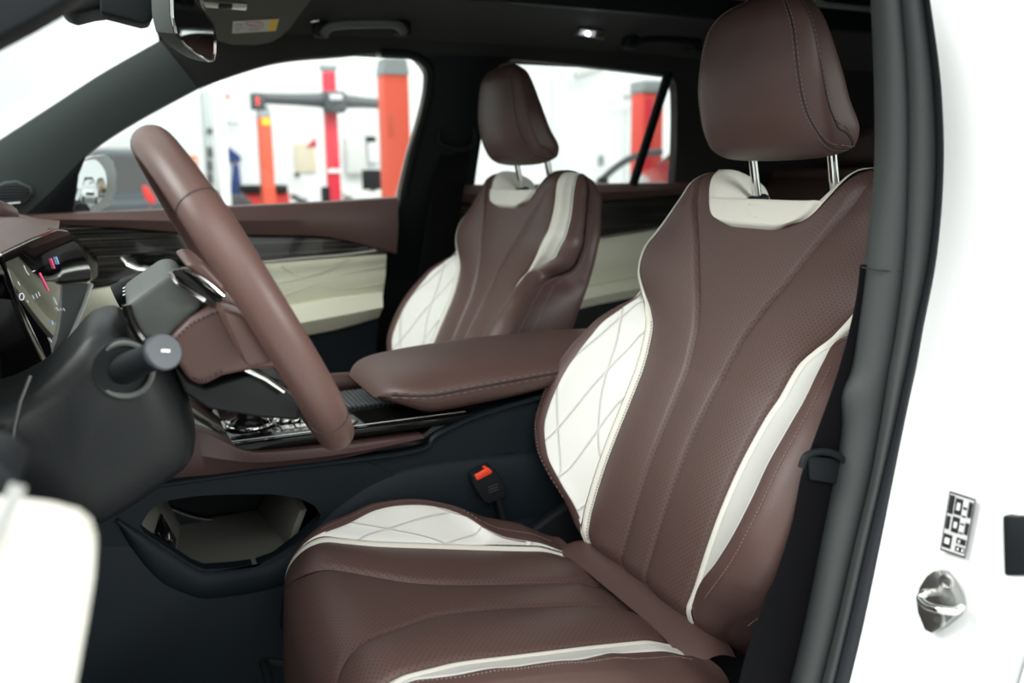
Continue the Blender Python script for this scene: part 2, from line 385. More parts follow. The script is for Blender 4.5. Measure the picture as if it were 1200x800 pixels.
    for sd in (1, -1):
        ln = MB(); sg_ = MB()
        seams = ([(.985, .62), (.9, .66), (.7, .70), (.45, .72), (.25, .80), (.13, .98), (.07, 1.25), (.045, 1.7), (.05, 2.05)],
                 [(.985, 1.35), (.9, 1.36), (.7, 1.38), (.45, 1.42), (.25, 1.48), (.12, 1.62), (.06, 1.85)])
        for si, tb in enumerate(seams):
            P = smoothline([V((u, a, 0)) for u, a in tb], 16)
            ln.tube([hpt(p.x, p.y, .0, sd) for p in P], .0008, 6)
            for da in ((-.045, .045) if si == 0 else (.04,)):
                for i in range(0, len(P)-1, 2):
                    t0, t1 = P[i], P[i+1]
                    du = 0
                    if t0.x < .12: du = .012*(1 if da > 0 else -1)
                    sg_.tube([hpt(t0.x+du, t0.y+da, .0005, sd), hpt(t1.x+du, t1.y+da, .0005, sd)], .0007, 5)
        ln.obj('seam', M_lip, H); sg_.obj('headrest_stitching', M_thread, H)
    for sd in (1, -1):
        b = BO+BT*.556-BN*.047+V((0, sd*.073, 0)); t_ = V((.800, YC+sd*.073, 1.345))
        MB().cyl(b-(t_-b)*.3, t_, .0062, 24).obj('headrest_post', M_chrome, R, label='polished chrome headrest post')
        gd = MB(); ax = (t_-b).normalized()
        gd.tube([b-ax*.012, b+ax*.002, b+ax*.005], [.017, .017, .012], 24, ry=[.013, .013, .009]); gd.obj('post_guide', M_blk, R)
    # ---------------- cushion
    Ca = radians(11); CO = V((.540, YC, .765)); CT = V((-cos(Ca), 0, sin(Ca))); CN = V((sin(Ca), 0, cos(Ca)))
    UL = .415
    cA = [(0, .038), (.1, .034), (.19, .036), (.25, .044), (.3, .066), (.345, .088), (.38, .102), (.415, .125), (.5, .14)]
    c2t = [(-.02, .126), (0, .128), (.1, .134), (.2, .143), (.28, .150), (.325, .160), (.36, .168), (.39, .172), (.5, .176)]
    cq = [(-.02, .152), (.0, .160), (.08, .172), (.11, .182), (.14, .198), (.18, .211), (.24, .213), (.29, .204), (.33, .194), (.36, .187), (.5, .192)]
    ce = [(-.06, .205), (0, .232), (.08, .250), (.2, .260), (.28, .254), (.33, .238), (.38, .222), (.5, .215)]
    chq = [(-.02, .0), (.0, .002), (.08, .010), (.14, .028), (.2, .035), (.27, .029), (.32, .014), (.36, .005), (.4, 0)]
    cqf = [(-.02, .150), (.0, .142), (.085, .148), (.108, .156), (.130, .194), (.165, .213), (.24, .214), (.29, .203), (.33, .188), (.36, .181), (.5, .19)]
    def csec(u, sg=-1):
        A = cr(cA, u); c2 = cr(c2t, u); c3 = c2+.012; q = max(cr(cqf if sg > 0 else cq, u), c3+.001)
        e = max(cr(ce, u), q+.02); h = cr(chq, u)*(1 if sg > 0 else .80)
        return [(A, 0), (c2, .002), (c3, .005), (q, h+.004), (e-.018, h*.9+.006), (e, -.03+h*.6), (e-.004, -.11)]
    def cpt(col, w, u, t=0):
        sg = 1
        if isinstance(col, tuple): col, sg = col
        c = csec(min(u, .44), sg)
        if col == 0:
            s = c[0][0]*(2*w-1); d = .004*(1-(2*w-1)**2)-.002; W = 2*c[0][0]; nx, nd = 0, 1
        else:
            (s0, d0), (s1, d1) = c[col-1], c[col]; W = sqrt((s1-s0)**2+(d1-d0)**2)+1e-6
            s = s0+(s1-s0)*w; d = d0+(d1-d0)*w; nx, nd = -(d1-d0)/W, (s1-s0)/W
            b = {1: .007, 2: .001, 3: -.002, 4: .002, 5: .009, 6: .006}[col]*min(1, W/.05)*4*w*(1-w); s += nx*b; d += nd*b
        g = .004 if col in (0, 1) else .002; x0 = w*W; x1 = (1-w)*W
        if W > .006: gg = g*(math.exp(-(x0/.0034)**2)+math.exp(-(x1/.0034)**2)); s -= nx*gg; d -= nd*gg
        # rear: dip; front: roll over
        d -= .010*ss((.04-u)/.06)
        fr = .343; curve = .035*(abs(s)/.24)**2.2          # front edge curves back at the sides
        uu = u; arc = u-fr
        if arc > 0:
            r = .055; th = min(arc/r, pi/2*1.05); ex = max(0, arc-r*pi/2*1.05)
            un = fr+r*sin(th); dd = -r*(1-cos(th)) - ex
            un += -ex*.12
            uu = un; d = d*cos(th)+dd
        uu -= curve*ss((u-.15)/.25)
        return CO+CT*uu+CN*d+V((0, sg*s, 0)), (sg*s, u)
    U0, U1 = -.03, .52
    def ccol(name, c, n, m, label=None, flip=False, u0=U0):
        return grid(name, lambda a, v: cpt(c, a, u0+(U1-u0)*v), n, 130, m, R, uvf=True, flip=flip, label=label)
    ccol('cushion_centre_panel', 0, 30, M_perf, 'dark brown perforated leather centre panel of the seat cushion', flip=False)
    for sg in (1, -1):
        fl = sg < 0
        ccol('cushion_side_panel', (1, sg), 30, M_perf, flip=fl)
        ccol('cushion_piping', (2, sg), 8, M_cream, 'white leather strip along the seat cushion', flip=fl)
        ccol('cushion_quilted_panel', (3, sg), 20, M_quilt, 'white quilted leather panel on the cushion bolster', flip=fl)
        ccol('cushion_bolster', (4, sg), 14, M_br, flip=fl)
        ccol('cushion_edge', (5, sg), 10, M_br, flip=fl)
        ccol('cushion_side', (6, sg), 10, M_brs, flip=fl)
        stitch(lambda u: cpt((4, sg), .35, .0+.36*u)[0]+CN*.0006, 170)
        stitch(lambda u: cpt((5, sg), .35, .0+.36*u)[0]+CN*.0006+V((0, sg*.0004, 0)), 170)
    g.obj('stitching', M_thread, R)
    # rear wedge of the cushion running under the backrest
    def wedge(u, v):
        s = -.175+.34*u; a = v
        p0 = CO+CT*(-.002)+CN*(.000)+V((0, s, 0)); p1 = BO+BT*.02-BN*.04+V((0, s, 0))
        return p0.lerp(p1, a)+CN*(.012*sin(pi*a)-.02*abs(2*u-1)**6)
    grid('cushion_rear_roll', wedge, 30, 12, M_br, R)
    # base: recliner shields, tracks
    for sg in (1, -1):
        pts = [V((.68, YC+sg*.235, .70)), V((.645, YC+sg*.235, .80)), V((.58, YC+sg*.235, .775)), V((.46, YC+sg*.235, .715)), V((.17, YC+sg*.235, .765)), V((.155, YC+sg*.235, .68)), V((.21, YC+sg*.235, .62)), V((.66, YC+sg*.235, .62))]
        MB().prism(pts, (0, sg*.022, 0), .007, 3).obj('side_shield', M_blk, R)
        MB().box((.40, YC+sg*.19, .40), (.62, .045, .05), bev=.006).obj('seat_track', M_dgrey, R)
    MB().box((.40, YC, .56), (.42, .40, .24), bev=.03).obj('seat_pan', M_blk, R)
    lv = MB().tube([V((.20, YC+.15, .66)), V((.12, YC+.15, .69)), V((.12, YC-.15, .69)), V((.20, YC-.15, .66))], .007, 10); lv.obj('adjuster_bar', M_blk, R)
    return R
SKIP = False
seat = build_seat(SEAT, 'brown and white leather driver seat nearest the camera, behind the steering wheel')
def copytree(o, parent=None):
    c = o.copy(); COL.objects.link(c)
    if parent is not None: c.parent = parent
    for ch in [x for x in bpy.data.objects if x.parent == o]: copytree(ch, c)
    return c
seat2 = copytree(seat); seat2.location = SEAT+V((-.012, .75, .003))
seat2['label'] = 'brown and white leather front passenger seat beyond the centre armrest'

# ================================================================ CAR GEOMETRY
MID = YC+.375                                   # centre line of the car
def poly(name, pts, ext, m, parent=None, bev=.003, **k): return MB().prism(pts, ext, bev).obj(name, m, parent, **k)
def SL(x, y, y0=1.975, z0=1.24, k=.42):
    """pixel -> point on the passenger side wall of the car, leaning inwards above the belt line"""
    return PP(x, y, (0, y0, z0), (0, 1, k))
def strip(name, A, B, ext, m, parent=None, n=6, bev=0, **k):
    """band between two lines A and B (same number of points), smoothed, with thickness ext"""
    a = smoothline(A, n); b = smoothline(B, n); e = V(ext); g = MB(); rings = []
    for p, q in zip(a, b):
        d = (q-p); L = d.length; d = d/max(L, 1e-6); r = min(.006, L*.3); mid = (p+q)/2
        rings.append([p+e, p+e*.25, p+d*r*.3+e*.06, p+d*r, mid+(-e).normalized()*bev, q-d*r, q-d*r*.3+e*.06, q+e*.25, q+e])
    return g.loft(rings).obj(name, m, parent, **k)
def ringplate(name, inner, outer, ext, m, parent=None, **k):
    n = len(inner); e = V(ext); g = MB()
    rings = [[p+e for p in outer], list(outer), list(inner), [p+e for p in inner]]
    v = [p for r in rings for p in r]; f = []
    for i in range(3):
        for j in range(n): a = i*n+j; b = i*n+(j+1) % n; f.append((a, b, b+n, a+n))
    return g.add(v, f).obj(name, m, parent, **k)
body = thing('vehicle_shell', 'white car body shell with black roof lining, pillars and door frames', 'car', (.6, MID, .35))
# roof lining ------------------------------------------------------------
def roofz(x, y):
    q = max(0, abs(y-MID)-.36)/.25
    return 1.662 - .105*min(q, 1.2)**1.6 - .10*max(0, .35-x)**1.3 - .012*max(0, x-1.2)
def roofgrid(name, dz, m, hole):
    X = [.10+.02*i for i in range(124)]; Y = [MID-.62+.031*j for j in range(41)]
    v = [V((x, y, roofz(x, y)+dz)) for x in X for y in Y]; f = []
    for i in range(len(X)-1):
        for j in range(len(Y)-1):
            cx, cy = (X[i]+X[i+1])/2, (Y[j]+Y[j+1])/2
            if hole and HX0 < cx < HX1 and abs(cy-MID) < HW: continue
            a = i*len(Y)+j; f.append((a, a+1, a+len(Y)+1, a+len(Y)))
    return link(name, v, f, m, body)
HX0, HX1, HW = .66, 2.0, .37
roofgrid('roof_lining', 0, M_head, True); roofgrid('roof_skin', .035, M_paint, True)
sun = MB()
for sy in (1, -1): sun.box(((HX0+HX1)/2, MID+sy*HW, 1.655), (HX1-HX0+.05, .035, .045), bev=.008)
for xx in (HX0, HX1): sun.box((xx, MID, 1.66), (.04, 2*HW+.03, .045), bev=.008)
sun.obj('sunroof_frame', M_blk, body)
MB().box(((HX0+HX1)/2, MID, 1.69), (HX1-HX0+.04, 2*HW+.02, .005)).obj('sunroof_glass', M_tint, body, smooth=False, sharp=None)
def L_(pts, f, *a): return [f(x, y, *a) for x, y in pts]
def bodystrip(name, A, B, m, ext=(0, .03, 0), **k): return strip(name, L_(A, SL), L_(B, SL), ext, m, body, **k)
# passenger side A pillar, header, B pillar, C pillar
bodystrip('front_pillar_trim', [(-60, 203), (0, 163), (60, 124), (120, 85), (187, 47)], [(20, 262), (60, 228), (105, 180), (160, 143), (232, 104)], M_apil, bev=.012, label='dark green-grey fabric trim of the slanting front pillar')
bodystrip('window_header', [(187, 47), (260, 42), (340, 38), (440, 36), (520, 40), (600, 46), (700, 55), (800, 66), (900, 80)],
          [(231, 104), (283, 85), (333, 72), (397, 66), (443, 63), (510, 66), (605, 70), (700, 79), (820, 94)][:9], M_head, bev=.004)
bodystrip('centre_pillar_trim', [(486, 66), (500, 84), (500, 112), (486, 165), (470, 235), (450, 300), (432, 400), (422, 470), (415, 560)],
          [(612, 66), (590, 78), (578, 110), (565, 165), (555, 235), (548, 300), (540, 400), (534, 470), (530, 560)], M_blk, bev=.006, label='black trim of the centre pillar behind the passenger seat')
g = MB(); g.tube(smoothline(L_([(440, 63), (478, 66), (496, 78), (498, 100), (491, 135), (478, 180), (466, 232)], SL), 8), .0055, 8); g.obj('window_seal', M_satin, body, label='pale metallic edge of the front window seal')
g = MB(); g.tube(smoothline(L_([(446, 61), (482, 64), (502, 78), (504, 100), (497, 135), (484, 180), (472, 232)], SL), 8), .010, 8); g.obj('window_seal', M_blk, body)
bodystrip('rear_pillar_trim', [(779, 84), (792, 100), (793, 160), (790, 215), (785, 300), (770, 420)], [(1080, 84), (1080, 100), (1080, 160), (1080, 215), (1080, 300), (1080, 420)], M_head, bev=.004)
g = MB(); g.tube(L_([(784, 84), (763, 150), (742, 216)], SL), .014, 8, ry=.010); g.obj('quarter_window_bar', M_blk, body)
# outer skin of the passenger side (below the belt), rear wall, floor, firewall, driver's rear side
MB().box((.6, 2.10, .78), (2.2, .04, .82), bev=.02).obj('outer_side_panel', M_paint, body)
MB().box((.80, MID, .33), (2.9, 1.55, .06)).obj('floor_pan', M_blk, body)
MB().box((.25, 1.0, .375), (1.2, .62, .03), bev=.01).box((.25, 1.66, .375), (1.2, .56, .03), bev=.01).obj('floor_carpet', M_carpet, body)
MB().box((-.62, MID, .72), (.05, 1.45, .85)).obj('firewall', M_blk, body)
MB().box((2.25, MID, 1.0), (.05, 1.45, 1.32)).obj('tailgate_lining', M_head, body)
MB().box((1.50, .53, .80), (1.45, .05, .9)).box((1.50, .60, 1.58), (1.45, .05, .12)).box((.84, .56, 1.4), (.14, .05, .4)).box((2.1, .56, 1.4), (.30, .05, .4)).obj('rear_side_lining', M_head, body)
MB().box((1.43, .575, 1.39), (1.1, .004, .32)).obj('rear_side_glass', M_glass, body, smooth=False, sharp=None)
MB().box((1.42, .50, .80), (1.50, .03, .85)).obj('rear_side_skin', M_paint, body)
MB().box((.1, .46, .40), (1.1, .16, .12), bev=.02).obj('door_sill', M_paint, body)
MB().box((.6, 2.065, .78), (2.2, .02, .80)).obj('inner_side_liner', M_blk, body)
# windscreen and side glass
def pane(name, pts, par, m=M_glass): return poly(name, pts, (0, .003, 0), m, par, bev=0, smooth=False, sharp=None)
ws = [V((-.62, MID+.62, 1.16)), V((-.62, MID-.62, 1.16)), V((.13, MID-.52, 1.59)), V((.13, MID+.52, 1.59))]
poly('windscreen', ws, (0, 0, .004), M_glass, body, bev=0, smooth=False, sharp=None)
# driver side front pillar, close to the camera
poly('front_pillar_lining', L_([(-620, 400), (-300, 235), (-140, 142), (-30, 80), (0, 63), (40, 42), (75, 22), (118, -8), (190, -70), (260, -120), (60, -120), (-100, -10), (-360, 125), (-660, 300)], PY, .66), (0, -.05, 0), M_blk, body, bev=.008)
MB().box((.86, .62, 1.615), (1.60, .09, .06), bev=.02).obj('roof_rail', M_head, body)
# driver side centre pillar: inner trim, rubber seal, lip, white jamb
PN = V((-.80, -.60, 0))
def roll(name, A, ya, B, yb, h, m, n=8, par=None, thick=.02, **k):
    a = smoothline(L_(A, PY, ya), 6); b = smoothline(L_(B, PY, yb), 6); rings = []
    for p, q in zip(a, b):
        r = [p - PN*thick]
        for i in range(n+1): t = i/n; r.append(p.lerp(q, t)+PN*h*sin(pi*t)**.7)
        r.append(q - PN*thick); rings.append(r)
    return MB().loft(rings, closed=False, caps=False).obj(name, m, par or body, sharp=50, **k)
PL0 = [(1017, -40), (1020, 0), (1024, 100), (1024, 200), (1014, 300), (1003, 385), (996, 430), (984, 462), (985, 500), (976, 560), (960, 640), (940, 740), (918, 830)]
PL1 = [(1053, -40), (1056, 0), (1063, 100), (1064, 200), (1060, 300), (1050, 385), (1042, 430), (1037, 462), (1031, 500), (1020, 560), (1001, 640), (978, 740), (955, 830)]
PL2 = [(1078, -40), (1083, 0), (1094, 100), (1097, 200), (1089, 300), (1072, 385), (1063, 430), (1056, 462), (1048, 500), (1034, 560), (1015, 640), (992, 740), (970, 830)]
PL3 = [(1084, -40), (1090, 0), (1103, 100), (1106, 200), (1098, 300), (1082, 385), (1074, 430), (1067, 462), (1059, 500), (1047, 560), (1031, 640), (1010, 740), (988, 830)]
roll('pillar_inner_trim', PL0, .605, PL1, .575, .012, M_rub, label='grey inner edge trim of the door opening')
roll('door_seal', PL1, .575, PL2, .558, .010, M_rub, label='rounded grey rubber door seal')
roll('seal_lip', PL2, .558, PL3, .545, .003, M_lip)
g = MB(); g.tube([PY(1011, 312, .599)+PN*.008, PY(1030, 315, .590)+PN*.0125, PY(1056, 318, .577)+PN*.004], .0007, 6); g.obj('trim_joint', M_lip, body)
poly('inner_pillar_panel', L_([(1040, -60), (1030, 200), (1010, 420), (960, 660), (900, 860), (1080, 860), (1080, -60)], PY, .66), (.0, -.03, 0), M_blk, body, bev=0)
JO = PY(1103, 100, .545); JN = (PY(1010, 740, .545)-JO).cross(PY(1196, 400, .440)-JO).normalized()
if JN.dot(CAM-JO) < 0: JN = -JN
def J(x, y, off=0): return PP(x, y, JO+JN*off, JN)
RR = [(1168, -40), (1178, 0), (1192, 100), (1200, 200), (1204, 300), (1200, 385), (1196, 430), (1192, 462), (1189, 500), (1187, 560), (1187, 640), (1174, 740), (1150, 830)]
a = smoothline(L_(PL3, PY, .545), 6); b = smoothline(L_(RR, J), 6); rings = []
for p, q in zip(a, b):
    r = [p-JN*.02, p]; d = q-p
    for i in range(1, 12): r.append(p+d*(i/12)+JN*.006*sin(pi*i/12))
    r += [q-JN*.004, q-JN*.03+d.normalized()*.004, q-JN*.08+d.normalized()*.01]; rings.append(r)
MB().loft(rings, closed=False, caps=False).obj('door_jamb', M_paint, body, sharp=50, label='white painted door jamb')
rd = thing('rear_side_door', 'white edge of the closed rear door at the right border of the frame', 'door', (.75, .45, .4))
b2 = [q-JN*.03+(q-p).normalized()*.006 for p, q in zip(a, b)]; b3 = [q+(q-p).normalized()*.10+JN*.0 for p, q in zip(b, b2)]
RD = V((.02, -.16, 0))
strip('door_edge', b2[::6], [q+RD for q in b2[::6]], (.03, 0, 0), M_paint, rd, bev=.006)
poly('hinge_stop', [J(1184, 601, .0), J(1196, 603), J(1235, 603), J(1235, 673), J(1186, 673)], tuple(JN*.012), M_blk, rd, bev=.003)
g = MB(); g.tube([q+RD*.25+JN*.012 for q in b2[::6]][:5], .006, 8); g.obj('window_rubber', M_lip, rd)
# plate on the jamb
lab = thing('jamb_label', 'small black and white information label stuck on the white door jamb', 'label', tuple(J(1122, 614, .004)))
c0, c1, c2_, c3_ = J(1113, 575, .0080), J(1144, 585, .0080), J(1131, 654, .0080), J(1102, 644, .0080)
def LB(u, v, o=0): return (c0.lerp(c1, u)).lerp(c3_.lerp(c2_, u), v)+JN*o
def lq(g, u0, v0, u1, v1, o): g.prism([LB(u0, v0, o), LB(u1, v0, o), LB(u1, v1, o), LB(u0, v1, o)], tuple(JN*.0003)); return g
lq(MB(), 0, 0, 1, 1, 0).obj('backing', M_lip, lab); g = MB()
for q in ((.04, .03, .96, .97),): lq(g, *q, .0003)
g.obj('paper', mat('label_paper', (.6, .6, .6), .5), lab); g = MB()
for q in ((.06, .05, .26, .36), (.06, .40, .22, .62), (.30, .07, .58, .34), (.30, .38, .58, .64), (.62, .18, .76, .22), (.62, .32, .76, .35), (.62, .45, .76, .48), (.62, .6, .76, .63), (.80, .07, .95, .33), (.80, .42, .95, .62), (.06, .70, .40, .93), (.58, .70, .94, .80), (.58, .84, .94, .93)): lq(g, *q, .0006)
g.obj('printed_blocks', M_lip, lab); g = MB()
for q in ((.38, .14, .50, .26), (.38, .46, .50, .56), (.62, .08, .74, .16), (.62, .24, .74, .30), (.62, .37, .74, .43), (.62, .5, .74, .58), (.14, .76, .32, .86), (.66, .73, .72, .78), (.84, .86, .9, .91), (.66, .86, .72, .91)): lq(g, *q, .0009)
g.obj('printed_symbols', M_white, lab)
# striker
stk = thing('door_striker', 'metal door latch striker bolted to the white jamb below the label', 'latch', tuple(J(1107, 704, .004)))
out = [(1104, 667), (1112, 668), (1121, 680), (1130, 697), (1132, 708), (1128, 720), (1112, 734), (1102, 739), (1094, 735), (1086, 715), (1084, 700), (1088, 685), (1096, 673)]
poly('plate', L_(out, J, .006), tuple(JN*.012), mat('striker_steel', (.34, .35, .34), .38, metal=1), stk, bev=.0008)
for px, py in ((1110, 681), (1101, 725)):
    c = J(px, py, .0178); MB().tube([c, c+JN*.0016, c+JN*.0022], [.0062, .0062, .0048], 20).obj('screw', M_satin, stk)
    MB().tube([c+JN*.002, c+JN*.0026], .0022, 6).obj('screw_recess', M_dgrey, stk)
lp = [J(1094, 694, .017), J(1092, 694, .022), J(1084, 695, .030), J(1079, 701, .034), J(1086, 709, .036), J(1102, 714, .036), J(1118, 716, .029), J(1125, 712, .021), J(1125, 711, .016)]
MB().tube(smoothline(lp, 6), .0034, 14).obj('loop', M_chrome, stk)
# ================================================================ HANGING AND FIXED THINGS
def belt(name, A, B, label, ya, yb):
    t = thing('seat_belt', label, 'seat belt', tuple(PY(*A[0], ya)))
    strip('webbing', L_(A, PY, ya), L_(B, PY, yb), (.0, .002, 0), M_belt, t)
    return t
b1 = belt('seat_belt', [(1010, 310), (1003, 360), (984, 435), (952, 525), (940, 560), (928, 620), (905, 690), (882, 745), (862, 820)], [(1040, 310), (1034, 360), (1024, 435), (1006, 525), (998, 560), (985, 620), (964, 690), (950, 745), (932, 820)], 'black seat belt hanging between the driver seat and the grey door seal', .600, .605)
g = MB(); g.tube(smoothline(L_([(939, 548), (946, 533), (966, 529), (984, 535), (992, 545)], PY, .594), 6), .0035, 8); g.obj('belt_loop', M_blk, b1)
poly('belt_tongue', L_([(948, 534), (990, 539), (986, 568), (950, 562)], PY, .597), (0, .003, 0), M_blk, b1, bev=.001)
b2_ = belt('seat_belt', [(519, 170), (509, 215), (500, 265), (488, 340), (478, 420)], [(554, 168), (545, 215), (536, 265), (524, 340), (514, 420)], 'black seat belt on the pillar beyond the passenger seat', 1.925, 1.925)
g = MB(); g.tube(smoothline(L_([(515, 152), (514, 165), (525, 172), (545, 173), (556, 163), (554, 150)], PY, 1.905), 6), .007, 8); g.obj('belt_guide', M_blk, b2_)
poly('guide_cover', L_([(508, 138), (550, 136), (556, 158), (536, 168), (514, 160)], PY, 1.93), (0, .012, 0), M_blk, b2_, bev=.006)
def grabh(px, label, m):
    t = thing('grab_handle', label, 'handle', tuple(PZ(*px[0], 1.60)), group='ceiling grab handles')
    P = [PP(x, y, (0, 1.76, 1.60), (0, .75, .65)) for x, y in px]
    MB().tube(smoothline(P, 6), .008, 12, ry=.011).obj('grip', m, t)
    for q in (P[0], P[-1]): MB().box(q+V((0, .012, .01)), (.035, .03, .03), bev=.008).obj('mount', M_blk, t)
    return t
grabh([(379, 40), (386, 32), (402, 29), (430, 28), (456, 28), (468, 31), (473, 38)], 'grey curved grab handle above the front passenger window', M_grey)
grabh([(742, 54), (752, 48), (770, 46), (795, 47), (810, 50), (816, 57)], 'dark grab handle above the rear passenger window', M_blk)
lampo = thing('reading_lamp', 'small lit rear reading lamp in the black roof lining', 'lamp', tuple(PZ(690, 40, 1.62)))
def RL(x, y, o=0): return PP(x, y, (0, 1.76, 1.602-o), (0, .75, .65))
poly('bezel', [RL(*p) for p in ((673, 42), (680, 33), (712, 37), (707, 47))], (0, .006, .006), M_satin, lampo, bev=.002)
poly('lens', [RL(*p, .003) for p in ((678, 41), (682, 35), (699, 37), (697, 44))], (0, .003, .003), mat('lamp_lens', (.75, .8, .85), .3, emit=.25), lampo, bev=.001)
cc = RL(689, 39, .006); MB().tube([cc, cc+V((0, -.003, -.003))], .004, 16).obj('bulb', mat('lit_bulb', (.95, .97, 1), .3, emit=14), lampo)
cp = thing('coat_hook', 'tiny pale hook clip on the roof lining beside the sun visor', 'hook', tuple(RL(369, 26)))
MB().tube([RL(364, 26, .004), RL(369, 24.5, .006), RL(374, 24, .004)], .0022, 8).obj('clip', M_satin, cp)
# sun visor
VO, VN = (.28, 1.70, 1.582), V((-.25, .50, 1)).normalized()
def VS(x, y, o=0): return PP(x, y, V(VO)-VN*o, VN)
vs = thing('sun_visor', 'grey fabric sun visor folded up against the roof with a warning sticker', 'sun visor', tuple(VS(300, 30)))
poly('visor_board', [VS(*p) for p in ((228, -30), (240, 20), (250, 42), (258, 50), (272, 54), (300, 54), (318, 51), (330, 44), (341, 34), (372, -8), (380, -40))], tuple(VN*.016), M_visor, vs, bev=.006, seg=3) if False else MB().prism([VS(*p) for p in ((228, -30), (240, 20), (250, 42), (258, 50), (272, 54), (300, 54), (318, 51), (330, 44), (341, 34), (372, -8), (380, -40))], tuple(VN*.016), .006, 3).obj('visor_board', M_visor, vs)
def vq(g, pts, o): g.prism([VS(*p, o) for p in pts], tuple(-VN*.0004)); return g
st_ = vq(MB(), ((273, 25), (327, 22), (323, 36), (272, 39)), .0005).obj('warning_sticker', mat('sticker_paper', (.62, .60, .55), .6), vs, label='white and yellow warning sticker')
vq(MB(), ((317, 22.8), (326.5, 22.4), (322.6, 35.8), (313.5, 36.5)), .001).obj('yellow_panel', M_yel, st_)
g = MB(); c = V((299, 28))
pts = [VS(299+10*cos(t), 28+2.6*sin(t), .0012) for t in [2*pi*i/24 for i in range(25)]]; g.tube(pts, .0005, 5); g.tube([VS(292, 29.5, .0012), VS(306, 26.5, .0012)], .0005, 5); g.obj('printed_ring', mat('sticker_red', (.5, .05, .04), .6), st_)
g = MB()
for (x0, x1, yy) in ((275, 286, 29), (275, 284, 31.5), (275, 286, 34), (275, 281, 36.5), (291, 309, 33.5), (292, 304, 35.8)): g.tube([VS(x0, yy, .0012), VS(x1, yy-.8, .0012)], .00035, 4)
g.tube([VS(288.5, 25.5, .0012), VS(287.5, 37.5, .0012)], .0002, 4)
g.obj('printed_text', M_dgrey, st_)
poly('visor_pivot', [VS(*p, .004) for p in ((238, 2), (290, 5), (289, 13), (241, 9))], tuple(VN*.006), M_satin, vs, bev=.002)
poly('mirror_switch', [VS(*p, .006) for p in ((257, 5), (273, 6), (272, 11), (256, 10))], tuple(VN*.004), M_blk, vs, bev=.001)
# inside mirror
RO, RN = V((.115, 1.22, 1.47)), V((.85, -.52, -.115)).normalized()
def RV(x, y, o=0): return PP(x, y, RO-RN*o, RN)
rm = thing('rearview_mirror', 'frameless rearview mirror hanging from the windscreen at the top left', 'mirror', tuple(RV(225, 35)))
fo = [(203, -22), (224, -10), (240, 12), (252, 28), (254.5, 42), (254, 62), (252, 72), (247, 73), (236, 66), (220, 54), (209, 40), (204, 18)]
MB().prism([RV(*p) for p in fo], tuple(-RN*.006), .002, 2).obj('glass_rim', M_chrome, rm)
MB().prism([RV(226+(x-228)*.93, 32+(y-32)*.93, -.0012) for x, y in fo], tuple(-RN*.002)).obj('mirror_glass', M_mirror, rm)
gr = [RV(*p) for p in fo]; cen = sum(gr, V((0, 0, 0)))/len(gr)
MB().loft([[p-RN*.006 for p in gr], [cen+(p-cen)*.99-RN*.018 for p in gr], [cen+(p-cen)*.90-RN*.032 for p in gr], [cen+(p-cen)*.6-RN*.04 for p in gr]]).obj('housing', M_grey, rm)
MB().tube([cen-RN*.03, cen-RN*.06+V((0, 0, .05)), cen-RN*.10+V((0, 0, .12))], [.012, .010, .012], 12).obj('arm', M_blk, rm)
sh_ = thing('sensor_housing', 'black camera and sensor cover at the top of the windscreen behind the mirror', 'sensor', tuple(PY(130, 10, 1.25)))
MB().prism(L_([(72, 14), (78, 27), (92, 31), (112, 26), (130, 24), (128, -30), (72, -30)], PY, 1.36), (0, -.10, 0), .008, 3).obj('cover', M_blk, sh_)
MB().prism(L_([(118, 22), (165, 34), (174, 33), (182, 14), (185, -30), (118, -30)], PY, 1.26), (0, -.05, 0), .004, 2).obj('bracket', M_blk, sh_)
# ================================================================ DOORS ON THE PASSENGER SIDE
fd = thing('front_passenger_door', 'front passenger door with brown belt pad, dark wood strip and quilted cream panel', 'door', (.25, 2.02, .4))
YD = 1.965
def D3(x, y, o=0): return PY(x, y, YD-o)
def dband(name, A, B, o1, o2, m, par, bev=0, **k): return strip(name, L_(A, D3, o1), L_(B, D3, o2), (0, .05, 0), m, par, bev=bev, **k)
dband('belt_pad', [(-90, 256), (115, 248), (215, 244), (300, 240), (385, 236), (466, 231)], [(-90, 258), (115, 266), (215, 273), (300, 276), (390, 279), (465, 298)], .01, .012, M_brs and M_br, fd, bev=.010)
dband('wood_trim', [(-90, 257), (115, 265), (215, 272), (300, 275), (390, 278), (466, 296)], [(-90, 360), (115, 335), (180, 322), (300, 306), (390, 300), (452, 296)], .0, .0, M_wood, fd)
dband('quilted_panel', [(-90, 372), (150, 332), (230, 318), (310, 309), (390, 302), (453, 297)], [(-90, 420), (150, 395), (230, 385), (310, 368), (390, 352), (449, 345)], .0, .004, M_doorcream, fd, bev=.006)
ar = dband('door_armrest', [(-60, 415), (150, 393), (230, 383), (310, 366), (390, 351), (449, 344)], [(-60, 445), (150, 424), (230, 414), (310, 402), (390, 388), (444, 373)], .035, .03, M_creamd, fd, bev=.018, label='cream leather door armrest')
dband('armrest_top', [(80, 396), (150, 390), (230, 380), (310, 364), (390, 349), (449, 342)], [(80, 402), (150, 395), (230, 385), (310, 368), (390, 353), (449, 346)], .0, .036, M_creamd, fd)
dband('lower_panel', [(-150, 440), (150, 420), (230, 410), (310, 398), (390, 384), (444, 370)], [(-150, 660), (150, 630), (230, 610), (310, 590), (390, 560), (432, 540)], .01, .0, M_blue, fd)
g = MB(); g.tube(smoothline(L_([(300, 307), (350, 302), (400, 298), (440, 293)], D3, .016), 6), .0035, 10, ry=.006); g.obj('chrome_strip', M_satin, fd)
